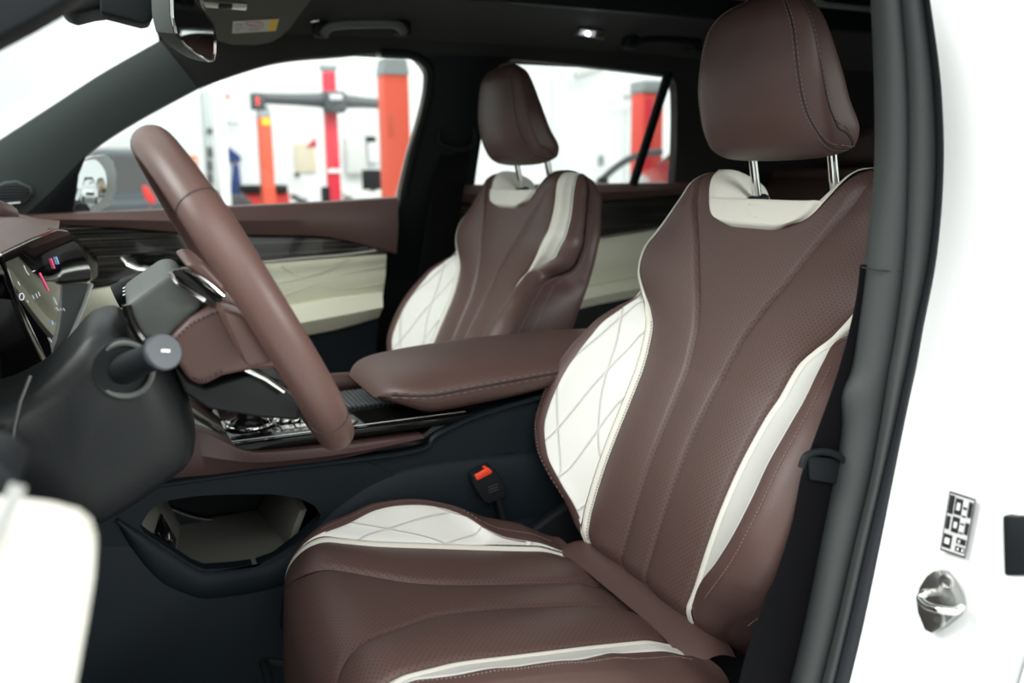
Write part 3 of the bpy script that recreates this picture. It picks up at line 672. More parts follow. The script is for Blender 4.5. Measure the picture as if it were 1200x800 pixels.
for a_, b_, c_, d_ in (((312, 352), (350, 340), (400, 322), (452, 312)), ((330, 312), (360, 330), (400, 338), (450, 332)), ((310, 335), (350, 326), (380, 318), (410, 303))):
    g = MB(); g.tube(smoothline(L_([a_, b_, c_, d_], D3, .0068), 8), .0012, 6); g.obj('raised_seam', M_creamd, fd)
hd = MB(); hd.tube(smoothline([D3(145, 302, .012), D3(152, 309, .03), D3(168, 316, .045), D3(195, 318, .045), D3(240, 315, .035), D3(300, 307, .010)], 8), [.004]*8+[.006]*8+[.009]*8+[.008]*8+[.006]*9, 14, ry=[.006]*8+[.010]*8+[.012]*8+[.010]*8+[.006]*9)
hd.obj('door_handle', M_satin, fd, label='satin silver door handle')
poly('handle_recess', L_([(150, 297), (200, 292), (285, 296), (296, 304), (220, 314), (165, 312)], D3, .001), (0, .004, 0), M_gloss, fd, bev=.001)
poly('window_glass', L_([(45, 252), (110, 180), (187, 128), (333, 74), (443, 62), (492, 72), (497, 90), (487, 140), (463, 234)], SL), (0, .003, 0), M_glass, fd, bev=0, smooth=False, sharp=None)
poly('mirror_sail', L_([(20, 258), (34, 246), (60, 222), (102, 180), (92, 205), (86, 252)], SL), (0, .02, 0), M_blk, fd, bev=.004)
# outside mirror
OM, ON = V((-.06, 2.16, 1.28)), V((.77, -.638, .0)).normalized()
def MV(x, y, o=0): return PP(x, y, OM-ON*o, ON)
mo = [(81, 243), (80, 225), (83, 205), (92, 190), (106, 184), (118, 183), (126, 190), (130, 204), (130, 222), (124, 238), (112, 244), (98, 247)]
gl = [(84, 241), (84, 222), (87, 204), (95, 192), (107, 187), (117, 188), (123, 194), (126, 206), (126, 220), (121, 234), (110, 241), (98, 245)]
gp = [MV(*p) for p in mo]; cen = sum(gp, V((0, 0, 0)))/len(gp); sh1 = V((.060, .035, 0))
hs_ = MB().loft([[p for p in gp], [cen+(p-cen)*1.08+sh1*.3-ON*.012 for p in gp], [cen+(p-cen)*1.06+sh1*.6-ON*.05 for p in gp], [cen+(p-cen)*.75+sh1*.8-ON*.09 for p in gp]]).obj('mirror_housing', mat('mirror_grey_paint', (.32, .33, .32), .3, coat=.5), fd)
gq = [MV(*p, -.004) for p in smoothline([V((x, y, 0)) for x, y in gl+gl[:1]], 3)[:-1] for p in [(p.x, p.y)]]; gc = sum(gq, V((0, 0, 0)))/len(gq)
MB().loft([[gc+(p-gc)*k-ON*((p-gc)*k).length_squared/(2*.42) for p in gq] for k in (1, .9, .8, .65, .5, .35, .2, .1, .01)]+[[gc-ON*.004 for p in gq]], caps=False).obj('mirror_glass', M_mirror, hs_, sharp=None)
MB().tube([cen-ON*.04+V((0, -.01, -.05)), cen-ON*.03+V((-.0, -.10, -.06))], .018, 10).obj('mirror_foot', M_blk, hs_)
# tweeter in the pillar foot
tw = thing('pillar_speaker', 'small hexagonal speaker grille at the foot of the front pillar', 'speaker', tuple(SL(20, 225)))
def T3(x, y, o=0): return PP(x, y, (0, 1.975-o, 1.24), (0, 1, .42))
hx = [(-12, 222), (4, 213), (20, 211), (37, 219), (39, 226), (27, 239), (-8, 243)]
poly('bezel', [T3(*p, .020) for p in hx], (0, .02, 0), M_grey, tw, bev=.003)
poly('grille', [T3(13+(x-13)*.86, 227+(y-227)*.84, .022) for x, y in hx], (0, .01, 0), M_lip, tw, bev=.001)
g = MB()
for i in range(7): g.tube([T3(-4+3*i*.3, 217+3.6*i, .0228), T3(33-abs(i-2)*2, 217+3.4*i, .0228)], .0006, 5)
g.obj('grille_ribs', M_dgrey, tw)
MB().tube([T3(2, 239, .023), T3(24, 237, .023)], .0022, 6).obj('badge', M_chrome, tw)
rd2 = thing('rear_passenger_door', 'rear passenger door seen between the two front seats with cream quilted panel', 'door', (1.1, 2.02, .4))
dband('belt_pad', [(540, 216), (620, 216), (700, 215), (810, 213), (900, 212)], [(540, 238), (620, 238), (700, 236), (810, 228), (900, 226)], .01, .012, M_br, rd2, bev=.008)
dband('dark_trim', [(540, 237), (620, 237), (700, 235), (810, 227), (900, 225)], [(540, 300), (620, 292), (700, 279), (810, 262), (900, 255)], .0, .0, M_wood, rd2)
g = MB(); g.tube(L_([(640, 289), (700, 279), (770, 268)], D3, .006), .0028, 8); g.obj('trim_line', M_satin, rd2)
dband('quilted_panel', [(540, 301), (620, 291), (700, 280), (810, 263), (900, 256)], [(540, 360), (620, 352), (700, 336), (810, 315), (900, 300)], .0, .004, M_doorcream, rd2, bev=.004)
dband('door_armrest', [(540, 358), (620, 350), (700, 334), (810, 313), (900, 298)], [(540, 384), (620, 378), (700, 358), (810, 338), (900, 325)], .03, .03, M_creamd, rd2, bev=.014)
dband('lower_panel', [(540, 382), (620, 376), (700, 356), (810, 336), (900, 322)], [(540, 560), (620, 545), (700, 520), (810, 490), (900, 470)], .0, .0, M_blk, rd2)
g = MB()
for q in (((665, 322), (700, 308), (730, 292), (760, 280)), ((660, 300), (690, 312), (715, 318), (745, 312))): g.tube(smoothline(L_(q, D3, .005), 8), .0012, 6)
g.obj('raised_seam', M_creamd, rd2)
poly('window_glass', L_([(553, 217), (583, 82), (606, 70), (780, 86), (742, 215)], SL), (0, .003, 0), M_glass, rd2, bev=0, smooth=False, sharp=None)
poly('quarter_glass', L_([(750, 215), (786, 92), (792, 100), (792, 215)], SL), (0, .003, 0), M_glass, rd2, bev=0, smooth=False, sharp=None)

# ================================================================ REAR SEAT
rs = thing('rear_bench_seat', 'brown leather rear seat seen between the headrest posts of the driver seat', 'seat', (1.75, MID, .4))
def rb(u, v):
    y = MID-.66+1.32*u; z = .80+.50*v; x = 1.48+.20*v+.012*abs(sin(pi*u*3))**.3*-1
    x += .03*max(0, (v-.9)/.1)**2
    return V((x, y, z-.0))
grid('backrest', rb, 60, 30, M_br, rs)
MB().box((1.73, MID, 1.295), (.14, 1.28, .03), bev=.012).obj('backrest_top', M_br, rs)
MB().box((1.29, MID, .72), (.50, 1.26, .16), bev=.04).obj('cushion', M_br, rs)
for yy in (MID-.42, MID, MID+.42):
    MB().box((1.74, yy, 1.36), (.08, .22, .10), bev=.03).obj('headrest', M_brs, rs)
# parcel shelf lit edge behind
# ================================================================ CENTRE CONSOLE
YN, YF = 1.145, 1.372
co = thing('centre_console', 'centre console with gloss black top, brown side trim and padded brown armrest', 'console', (.25, (YN+YF)/2, .38))
def CS(x, y, o=0): return PY(x, y, YN-o)
hole = [(164, 616), (170, 604), (181, 594), (196, 586), (230, 581), (270, 579), (320, 579), (352, 584), (368, 592), (376, 602), (374, 610), (355, 628), (322, 653), (300, 661), (270, 665), (240, 667), (225, 661), (198, 643), (178, 630), (168, 623)]
outr = [(-60, 616), (-60, 560), (20, 566), (110, 566), (180, 562), (240, 556), (330, 545), (420, 536), (470, 560), (480, 600), (470, 640), (430, 700), (380, 740), (330, 760), (290, 770), (230, 780), (160, 790), (60, 800), (-20, 790), (-60, 700)]
ringplate('side_panel', L_(hole, CS), L_(outr, CS), (0, .02, 0), M_blue, co)
# soft ledge around the cubby
led = smoothline(L_([(138, 606), (165, 622), (180, 632), (200, 645), (226, 662), (242, 668), (270, 666), (300, 662), (322, 654), (356, 629), (376, 609), (400, 588), (440, 562), (500, 543), (600, 532), (700, 524)], CS), 4)
lw = smoothline(L_([(137, 612), (146, 640), (166, 672), (190, 697), (220, 708), (240, 712), (270, 709), (300, 704), (340, 694), (380, 678), (410, 670), (440, 662), (490, 652), (530, 642), (620, 632), (700, 622)], CS), 4)
rings = []
for p, q in zip(led, lw): rings.append([p.lerp(q, t)+V((0, o, 0)) for t, o in ((0, .012), (0, .003), (.06, -.002), (.15, -.006), (.3, -.008), (.5, -.007), (.7, -.003), (.85, .003), (1, .012))])
MB().loft(rings, closed=False, caps=False).obj('lower_ledge', M_blue, co, sharp=None)
poly('side_panel_lower', L_([(-60, 640), (150, 640), (240, 672), (300, 664), (380, 620), (480, 565), (700, 545), (760, 880), (-60, 880)], CS, .001), (0, .02, 0), M_blue, co, bev=.002)
poly('side_panel_rear', L_([(-60, 575), (165, 574), (300, 555), (420, 541), (494, 528), (510, 512), (560, 488), (640, 464), (760, 440), (760, 545), (600, 530), (500, 545), (440, 575), (400, 598), (378, 590), (340, 578), (230, 580), (180, 590), (150, 640), (-60, 690)], CS, -.003), (0, .02, 0), M_blue, co, bev=0)
g = MB(); rA = L_([(165, 571), (300, 552), (420, 538), (494, 526), (512, 509), (565, 485), (640, 463), (720, 440)], CS, .004); g.tube(smoothline(rA, 6), .0035, 10, ry=.006); g.obj('upper_edge_roll', M_blue, co)
# brown wedge trim, gloss black body
strip('brown_side_trim', L_([(140, 520), (190, 505), (228, 503), (258, 514), (290, 528), (330, 528), (410, 520), (496, 510)], CS, .006), L_([(120, 585), (165, 566), (228, 560), (258, 557), (300, 551), (340, 547), (410, 537), (495, 513)], CS, .006), (0, .03, 0), M_brs, co, bev=.008, label='dark brown leather trim along the console side')
top = L_([(228, 503), (258, 514), (290, 528), (330, 528), (410, 520), (497, 508), (520, 488), (700, 470), (700, 560), (200, 580)], CS, -.004)
poly('gloss_side', top, (0, YF-YN-.004, 0), M_gloss, co, bev=.002)
ZT = CS(400, 505).z
def CT3(x, y, o=0): return PZ(x, y, ZT+o)
MB().box((.26, (YN+YF)/2, ZT-.006), (.40, YF-YN, .014), bev=.004).obj('top_panel', M_gloss, co)
MB().prism([V((-.06, YN+.01, ZT-.02)), V((-.06, YF-.01, ZT-.02)), V((-.06, YF-.01, ZT+.035)), V((-.06, YN+.01, ZT+.035))], (.13, 0, 0), .01).obj('front_stack', M_gloss, co)
MB().tube([V((-.05, YF+.012, ZT+.03)), V((.08, YF+.012, ZT+.018)), V((.32, YF+.012, ZT+.012)), V((.44, YF+.012, ZT+.002))], .016, 12).obj('far_side_rail', M_br, co)
def quadtop(name, c, dx, dy, h, m, par, bev=.001, z0=0): return MB().box((c[0], c[1], ZT+z0+h/2), (dx, dy, h), bev=bev).obj(name, m, par)
# roller shutter
rsx = CT3(430, 478); g = MB()
for i in range(14): g.box((rsx.x-.04+i*.0075, YN+.155, ZT+.003), (.0062, .10, .005), bev=.001)
g.obj('roller_shutter', M_dgrey, co)
MB().box((rsx.x+.075, YN+.14, ZT+.003), (.03, .09, .007), bev=.002).obj('shutter_handle', M_satin, co)
# selector
sc_ = CT3(292, 500); g = MB(); g.tube([sc_+V((0, 0, 0)), sc_+V((0, 0, .010)), sc_+V((0, 0, .016)), sc_+V((0, 0, .030))], [.026, .026, .016, .014], 24); kn = g.obj('gear_selector', M_gloss, co)
MB().tube([sc_+V((-.03, 0, .034)), sc_+V((-.01, 0, .038)), sc_+V((.02, 0, .036)), sc_+V((.032, 0, .030))], [.008, .015, .015, .008], 16, ry=[.012, .022, .022, .012]).obj('selector_grip', M_chrome, kn)
ri = [sc_+V((.030*cos(t), .030*sin(t), .004)) for t in [2*pi*i/32 for i in range(33)]]
MB().tube(ri, .003, 8).obj('selector_ring', M_chrome, kn)
for i, (px, py) in enumerate(((322, 497), (334, 496), (345, 495), (356, 494))):
    c = CT3(px, py); MB().box((c.x, c.y, ZT+.010), (.012, .030, .020), rot=Matrix.Rotation(.25, 3, 'Y'), bev=.003).obj('toggle_switch', M_chrome, co)
g = MB(); c = CT3(365, 503)
for i in range(4): g.box((c.x-.03+.02*i, YN+.045, ZT+.002), (.018, .014, .004), bev=.001)
g.obj('button_row', M_satin, co)
g = MB(); c = CT3(262, 498)
for i in range(9):
    for j in range(5): g.box((c.x-.03+.006*i, c.y-.02+.008*j, ZT+.001), (.005, .007, .003), bev=.0008)
g.obj('knurled_plate', M_satin, co)
MB().prism([CT3(395, 490, .004), CT3(412, 490, .004), CT3(420, 495, .004), CT3(412, 500, .004), CT3(392, 500, .004)], (0, 0, .004), .001).obj('pointed_trim', M_satin, co)
for yy in (YN+.014, YF-.014): MB().box((.26, yy, ZT+.001), (.38, .002, .002), bev=.001).obj('chrome_rail', M_satin, co)
# cubby
cb = MB(); cb.box((.08, YN+.10, .770), (.25, .20, .010)); cb.obj('cubby_mat', M_tray, co, label='grey rubber mat in the open storage cubby')
poly('cubby_end_wall', [V((.175, YN+.04, .765)), V((.20, YN+.03, .83)), V((.20, YN+.20, .84)), V((.155, YN+.20, .765))], (.01, 0, 0), M_tray, co, bev=.001)
poly('cubby_front_wall', [V((.028, YN+.005, .768)), V((.048, YN+.19, .768)), V((.016, YN+.19, .86)), V((-.012, YN+.005, .845))], (-.01, 0, 0), M_tray, co, bev=.001)
sk = poly('charging_socket', [V((.0265, YN+.04, .785)), V((.0335, YN+.11, .785)), V((.0170, YN+.11, .828)), V((.0100, YN+.04, .828))], (.003, 0, 0), M_gloss, co, bev=.001)
g = MB(); g.box((.0255, YN+.070, .808), (.002, .010, .007), bev=.001).box((.0285, YN+.085, .795), (.002, .008, .005), bev=.001); g.obj('socket_symbol', M_white, sk)
bw = smoothline(L_([(182, 583), (196, 594), (220, 604), (245, 609), (270, 609), (296, 604), (316, 592), (334, 578)], PY, YN+.19), 6)
strip('cubby_back_wall', bw, [V((p.x, p.y, .762)) for p in bw], (0, .02, 0), M_blk, co, n=1)
MB().tube(bw, .002, 8).obj('cubby_rim', M_grey, co)
MB().box((.07, YF-.005, .84), (.40, .015, .20)).box((.07, (YN+YF)/2, .906), (.46, YF-YN-.03, .012)).obj('cubby_lining', M_blk, co)
MB().box((.30, (YN+YF)/2+.01, .60), (1.1, YF-YN-.05, .30)).obj('tunnel', M_blue, co)
MB().box((.62, (YN+YF)/2+.01, .84), (.46, YF-YN-.05, .22)).obj('armrest_box', M_blue, co)
MB().prism(L_([(500, 508), (512, 492), (560, 482), (640, 462), (740, 440), (740, 500), (500, 560)], CS, -.01), (0, YF-YN-.02, 0), .004).obj('box_side', M_blue, co)
# armrest
at = [(.315, .985), (.325, 1.002), (.345, 1.013), (.39, 1.021), (.47, 1.027), (.56, 1.030), (.66, 1.030), (.76, 1.026), (.80, 1.015), (.81, 1.0)]
ab_ = [(.315, .982), (.335, .975), (.36, .965), (.395, .954), (.46, .957), (.53, .963), (.62, .975), (.72, .985), (.79, .990), (.81, .995)]
rings = []; YM = (YN+YF)/2-.006; HWA = .130
for i in range(81):
    x = .315+.495*i/80; zt = cr(at, x); zb = cr(ab_, x); hw = HWA*(1-max(0, (.40-x)/.085)**3.0*.42) if x < .40 else HWA
    hw *= (1-max(0, (x-.77)/.04)**2*.2); r = []
    for j in range(56):
        t = 2*pi*j/56; c_, s_ = cos(t), sin(t); e = 2/3.6
        yy = hw*math.copysign(abs(c_)**e, c_); zz = (zt+zb)/2+(zt-zb)/2*math.copysign(abs(s_)**e, s_)
        if s_ > 0: zz -= .008*(abs(yy)/HWA)**2.5
        r.append(V((x, YM+yy, zz)))
    rings.append(r)
arm = MB().loft(rings).obj('armrest', M_br, co, sharp=None)
g = MB()
for dz, rr in ((0, .0009), (.004, 0), (-.004, 0)):
    P = []
    for i in range(3, 78):
        x = .315+.495*i/80; zt = cr(at, x); zb = cr(ab_, x); f_ = .60; hw = HWA*(1-max(0, (.40-x)/.085)**3.0*.42) if x < .40 else HWA
        zc = zb+(zt-zb)*f_+dz-.004; u = abs((zc-(zt+zb)/2)/((zt-zb)/2)); yy = hw*(1-min(1, u)**3.6)**(1/3.6)
        P.append(V((x, YM-yy-.0003, zc)))
    if rr: MB().tube(P, .0008, 6).obj('armrest_seam', M_lip, arm)
    else:
        for i in range(0, len(P)-1, 2): g.tube([P[i], P[i+1]], .0006, 5)
g.obj('armrest_stitching', M_thread, arm)
# buckle
bu = thing('seat_belt_buckle', 'black seat belt buckle with red release button beside the driver seat cushion', 'buckle', tuple(PY(572, 600, 1.125)))
def BU(x, y, o=0): return PY(x, y, 1.115-o)
MB().prism(L_([(554, 557), (577, 546), (588, 561), (595, 575), (592, 584), (572, 591), (567, 588), (556, 570)], BU), (0, .022, 0), .0035, 3).obj('buckle_body', M_blk, bu)
MB().prism(L_([(557, 557), (573, 548.5), (577, 552), (576, 555), (560, 563), (558, 561)], BU, .002), (0, .018, 0), .0012, 2).obj('release_button', M_red, bu, label='red release button')
g = MB(); g.tube(smoothline(L_([(582, 582), (590, 610), (600, 650)], BU, -.01), 4), .006, 8, ry=.011); g.obj('buckle_stalk', M_blk, bu)
g = MB()
for i in range(3): g.tube([BU(572+i*.6, 571+3*i, .0006), BU(583+i*.6, 567+3*i, .0006)], .0004, 4)
g.obj('embossed_text', M_dgrey, bu)
# ================================================================ DASHBOARD
da = thing('dashboard', 'dashboard with brown top pad and glossy black wide screen at the left border', 'dashboard', (-.25, MID, .6))
q1, q2, q3 = PY(0, 300, 1.02), PY(105, 315, 1.50), PY(58, 430, 1.21)
SO = q1; SN = (q2-q1).cross(q3-q1).normalized()
if SN.dot(CAM-SO) < 0: SN = -SN
def SC(x, y, o=0): return PP(x, y, SO+SN*o, SN)
scr = [(-70, 330), (-30, 312), (0, 298), (35, 281), (68, 268), (80, 270), (95, 290), (106, 314), (106, 334), (97, 360), (86, 386), (70, 420), (60, 442), (40, 402), (20, 362), (4, 325), (-70, 345)]
MB().prism([SC(*p) for p in scr[1:-1]], tuple(-SN*.02), .002).obj('screen', mat('screen_glass', (.004, .004, .005), .04, spec=.35), da, label='glossy black touch screen')
sc0 = [o for o in da.children if o.name.startswith('screen')][0]
def ui(name, segs, col, r=.0009, e=1.5):
    g = MB()
    for sg_ in segs: g.tube([SC(x, y, .0006) for x, y in sg_], r*.7, 5)
    return g.obj(name, mat(name+'_glow', col, .5, emit=e), sc0)
ui('red_icons', [[(47, 320), (52, 330), (57, 340)]], (.8, .10, .22), .0013, .9)
ui('pink_icon', [[(60, 303), (64, 314)]], (.8, .10, .22), .0013, .9)
ui('blue_icons', [[(66, 301), (69, 309)], [(61, 376), (62, 380)]], (.3, .5, .8), .001, .8)
ui('white_icons', [[(21, 330), (23, 334)], [(38, 318), (41, 317)], [(28, 311), (31, 318), (34, 322)], [(38, 346), (40, 350)], [(42, 344), (44, 349)], [(45, 342), (47, 347)], [(63, 348), (67, 357)], [(66, 360), (69, 364)], [(32, 352), (33, 354)], [(74, 361), (76, 364)], [(58, 396), (61, 401)]], (.7, .75, .78), .0006, .7)
rg = [SC(25.5+2.6*cos(t), 347.5+4*sin(t), .0008) for t in [2*pi*i/18 for i in range(19)]]
MB().tube(rg, .0005, 5).obj('dial_icon', mat('white_icons_glow', (.7, .75, .78), .5), sc0)
g = MB(); g.tube([SC(*p, .001) for p in ((-30, 313), (0, 299), (8, 318), (20, 352), (32, 378), (58, 432), (66, 448))], .0022, 8); g.obj('screen_rim', M_chrome, da)
MB().tube([SC(*p, .003) for p in ((106, 334), (97, 360), (86, 386), (66, 432))], .0042, 8).obj('silver_edge', M_satin, da)
strip('top_pad', [SC(-400, 485), SC(-120, 355), SC(-30, 311), SC(0, 297), SC(35, 280), SC(69, 267)], [PY(-400, 330, .80), PY(-120, 262, 1.30), PY(-30, 250, 1.38), PY(0, 248, 1.45), PY(30, 252, 1.58), PY(64, 263, 1.72)], (-.02, 0, -.03), M_br, da, bev=.010, label='brown leather dashboard top pad')
MB().tube([PY(-60, 252, 1.30), PY(-8, 246, 1.36), PY(8, 252, 1.42)], .016, 12).obj('instrument_hood', M_br, da)
poly('cluster_side', L_([(-160, 330), (-30, 318), (0, 306), (10, 335), (30, 385), (62, 445), (60, 500), (-160, 560)], PY, 1.06), (-.0, .03, 0), M_gloss, da, bev=.004)
MB().box((-.36, MID, .98), (.46, 1.40, .40), bev=.03).box((-.42, MID, .80), (.4, 1.40, .3), bev=.03).obj('body', M_blk, da)
poly('far_end', [PY(70, 268, 1.70), PY(92, 278, 1.72), PY(116, 300, 1.76), PY(116, 325, 1.76), PY(84, 345, 1.7)], (-.08, .06, 0), M_wood, da, bev=.006)
poly('centre_stack_side', L_([(40, 440), (110, 470), (150, 505), (150, 580), (-60, 600), (-120, 500)], PY, 1.16), (-.0, .19, 0), M_blk, da, bev=.01)
MB().prism(L_([(-160, 470), (0, 500), (80, 560), (150, 566), (120, 620), (-160, 640)], PY, .98), (0, .12, 0), .01).obj('knee_panel', M_blk, da)
# ================================================================ STEERING WHEEL AND COLUMN
WC = V((.1095, YC, 1.182)); Wa = V((.891, 0, .455)).normalized(); Wb = V((-Wa.z, 0, Wa.x)); Wy = V((0, 1, 0))
sw = thing('steering_wheel', 'brown leather steering wheel seen edge-on in front of the driver seat', 'steering wheel', tuple(WC))
def rim(n=160, k=20, R=.167, ra=.0165, rb=.0180):
    rings = []
    for i in range(n):
        t = 2*pi*i/n; d = Wy*cos(t)+Wb*sin(t); RR_ = R
        if sin(t) < -.86: RR_ = R*.86/(-sin(t))*1.02
        c = WC+d*RR_; fat = 1+.06*(math.exp(-((abs(cos(t))-.85)/.12)**2))
        rings.append([c+d*cos(2*pi*j/k)*ra*fat+Wa*sin(2*pi*j/k)*rb*fat for j in range(k)])
    v = [p for r in rings for p in r]; f = []
    for i in range(n):
        for j in range(k): f.append((i*k+j, i*k+(j+1) % k, ((i+1) % n)*k+(j+1) % k, ((i+1) % n)*k+j))
    return MB().add(v, f)
rmo = rim().obj('rim', M_wheel, sw, sharp=None)
for t in (radians(40), radians(140), radians(222), radians(318)):
    d = Wy*cos(t)+Wb*sin(t); c = WC+d*.167
    MB().tube([c+d*cos(a_)*.0171+Wa*sin(a_)*.0186 for a_ in [2*pi*i/32 for i in range(33)]], .0006, 5).obj('rim_seam', M_lip, rmo)
def wprism(px, y0, dy, m, name, bev=.01, **k): return MB().prism(L_(px, PY, y0), (0, dy, 0), bev, 4).obj(name, m, sw, **k)
hub = wprism([(199, 396), (222, 374), (245, 360), (276, 354), (305, 380), (338, 432), (300, 433), (262, 441), (238, 453), (222, 447), (208, 425)], .80, .175, M_wheel, 'airbag_hub', .010, label='brown leather hub pad with stitched edge')
g = MB(); P = smoothline(L_([(203, 400), (222, 381), (247, 368), (272, 362)], PY, .7985), 10)
for i in range(0, len(P)-1, 2): g.tube([P[i], P[i+1]], .0010, 5)
P = smoothline(L_([(226, 443), (240, 446), (262, 434)], PY, .7985), 8)
for i in range(0, len(P)-1, 2): g.tube([P[i], P[i+1]], .0010, 5)
g.obj('hub_stitching', mat('dark_stitch', (.05, .02, .02), .6), hub)
wprism([(146, 357), (172, 338), (199, 319), (216, 320), (240, 350), (236, 362), (200, 396), (180, 398), (166, 398)], .81, .15, M_grey, 'rear_cover', .008)
MB().prism(L_([(199, 318), (217, 316), (262, 347), (258, 358), (238, 352), (214, 334)], PY, .795), (0, .018, 0), .002).obj('shift_paddle', M_gloss, sw)
g = MB(); g.tube(smoothline(L_([(199, 319), (207, 330), (222, 340), (240, 352)], PY, .794), 6), .0022, 8); g.tube(smoothline(L_([(217, 316), (240, 328), (262, 347)], PY, .794), 6), .0014, 8); g.obj('paddle_edge', M_chrome, sw)
MB().tube(smoothline(L_([(148, 357), (152, 372), (160, 388), (167, 398)], PY, .805), 6), .004, 8).obj('column_ring', M_gloss, sw)
wprism([(216, 311), (226, 306), (238, 306), (264, 334), (266, 350)], .80, .15, M_wheel, 'upper_hub', .006)
wprism([(204, 428), (222, 446), (240, 455), (300, 436), (330, 446), (352, 468), (352, 493), (300, 489), (245, 480), (215, 460)], .82, .12, M_col, 'lower_spoke', .008, label='dark grey lower spoke')
MB().tube(L_([(288, 432), (312, 443), (334, 458)], PY, .815), .0034, 8, ry=.002).obj('spoke_trim', M_chrome, sw)
MB().prism(L_([(258, 362), (292, 372), (325, 425), (290, 432)], PY, .735), (0, .07, 0), .006).obj('side_spoke', M_wheel, sw)
MB().prism(L_([(258, 362), (292, 372), (325, 425), (290, 432)], PY, .965), (0, .07, 0), .006).obj('side_spoke', M_wheel, sw)
sc1 = thing('steering_column', 'dark grey steering column shroud with control stalk, left of the steering wheel', 'steering column', tuple(PY(110, 480, YC)))
# shroud: stacked outlines swelling towards the middle
so = [(-90, 475), (-30, 462), (5, 450), (38, 432), (60, 414), (82, 391), (103, 367), (122, 358), (138, 357), (150, 366), (156, 380), (168, 398), (196, 404), (214, 428), (228, 465), (234, 500), (226, 532), (195, 556), (155, 584), (112, 604), (60, 594), (0, 552), (-90, 530)]
b0 = [PY(x, y, YC) for x, y in so]; cen = sum(b0, V((0, 0, 0)))/len(b0); rings = []
b0 = smoothline(b0+[b0[0]], 4)[:-1]
for i in range(21):
    t = -1+2*i/20; k = (1-abs(t)**3.2)**(1/3.2) if abs(t) < 1 else 0; k = .50+.50*k
    rings.append([cen+(p-cen)*k*.94+V((0, t*.085, 0)) for p in b0])
MB().loft(rings).obj('shroud', M_col, sc1, sharp=None)
MB().tube([PY(36, 440, .80), PY(24, 470, .795), PY(17, 500, .80), PY(14, 530, .80)], .0012, 6).obj('shroud_joint', M_grey, sc1)
rc = PY(146, 432, .798); rgp = [PY(146+33*cos(t), 433+31*sin(t), .797-.004*cos(t)) for t in [2*pi*i/36 for i in range(37)]]
MB().tube(rgp, .0028, 8).obj('stalk_ring', M_grey, sc1)
MB().tube([rc+V((0, .01, 0)), rc+V((0, -.001, 0))], [.026, .025], 28).obj('stalk_socket', M_blk, sc1)
e0, e1 = PY(192, 412, .735), PY(146, 432, .80); ax = (e0-e1).normalized()
st = MB().tube([e1-ax*.01, e1+(e0-e1)*.35, e1+(e0-e1)*.5, e1+(e0-e1)*.8, e0-ax*.003], [.0135, .0125, .0115, .0125, .0145], 24, upv=V((0, 0, 1))).obj('control_stalk', M_blk, sc1)
fv = (CAM-e0).normalized()
MB().tube([e0-ax*.004, e0+ax*.001, e0+ax*.002], [.0152, .0152, .0138], 28).obj('stalk_cap', mat('cap_grey', (.05, .058, .07), .35), st)
MB().box(PY(194, 411, .731), (.007, .001, .0026), rot=Matrix.Rotation(radians(8), 3, 'Y'), bev=.0003).obj('cap_mark', M_white, st)
s2 = MB().tube([PY(190, 350, 1.00), PY(165, 330, 1.03), PY(150, 338, 1.05)], [.012, .012, .013], 16); s2.obj('far_stalk', M_blk, sc1)
s3 = MB().tube([PY(160, 336, 1.03), PY(143, 345, 1.02), PY(135, 348, 1.02)], [.012, .014, .013], 16).obj('far_stalk_dial', M_blk, sc1)
g = MB()
for i in range(3): g.tube([PY(144, 338+4*i, 1.003), PY(148, 336+4*i, 1.003)], .0008, 5)
g.obj('dial_symbols', M_white, s3)
# ================================================================ DRIVER'S DOOR (open, close to the camera)
dd = thing('driver_door', 'open driver door with white leather pad and chrome strip at the lower left corner', 'door', tuple(PY(0, 800, .36)))
MB().prism(L_([(-420, 590), (-80, 572), (20, 577), (62, 582), (94, 590), (108, 601), (114, 620), (112, 650), (104, 700), (88, 790), (78, 850), (50, 1150), (-420, 1150)], PY, .39), (0, -.03, 0), .007, 4).obj('door_pad', M_cream, dd, label='white leather door pad')
MB().prism(L_([(-400, 1100), (-30, 1000), (-20, 640), (24, 573), (22, 560), (0, 540), (-420, 520)], PY, .40), (0, .05, 0), .006).obj('door_panel', M_blk, dd)
MB().tube([PY(-20, 665, .352), PY(0, 622, .354), PY(22, 568, .358)], .0030, 10, ry=.0022).obj('chrome_strip', M_satin, dd)

# ================================================================ THE WORKSHOP BEYOND THE CAR
def post(name, label, cat, xt, xb, yt, yb, w0, w1, Y, m, capy=None, dep=.26):
    """tall post: top centre xt at row yt, xb at row yb, pixel widths w0, w1"""
    t = thing(name, label, cat, (PY(xb, 235, Y).x, Y, 0)); k = FP/Y
    cx = PY((xt+xb)/2, (yt+yb)/2, Y).x; z1 = PY(xt, capy or yt, Y).z; hw = abs(PY((xt+xb)/2+w0/2, 160, Y).x-PY((xt+xb)/2-w0/2, 160, Y).x)/2
    MB().box((cx, Y+dep/2, z1/2), (hw*2, dep, z1), bev=.02).obj('column', m, t)
    MB().box((cx, Y+dep/2, .02), (hw*2+.35, dep+.4, .04), bev=.01).obj('base_plate', M_dgrey, t)
    return t, cx, hw, z1
t, cx, hw, z1 = post('lift_post', 'large orange car lift post right of centre in the front window', 'car lift', 461, 472, 70, 228, 29, 29, 8.5, M_orange, capy=87)
zt = PY(461, 68, 8.5).z; MB().loft([[V((cx+a_*hw*1.04, 8.5+.13+b_*.14, z1)) for a_, b_ in ((-1, -1), (1, -1), (1, 1), (-1, 1))], [V((cx+a_*hw*.86, 8.5+.13+b_*.12, zt)) for a_, b_ in ((-1, -1), (1, -1), (1, 1), (-1, 1))]]).obj('cap', M_lgrey, t)
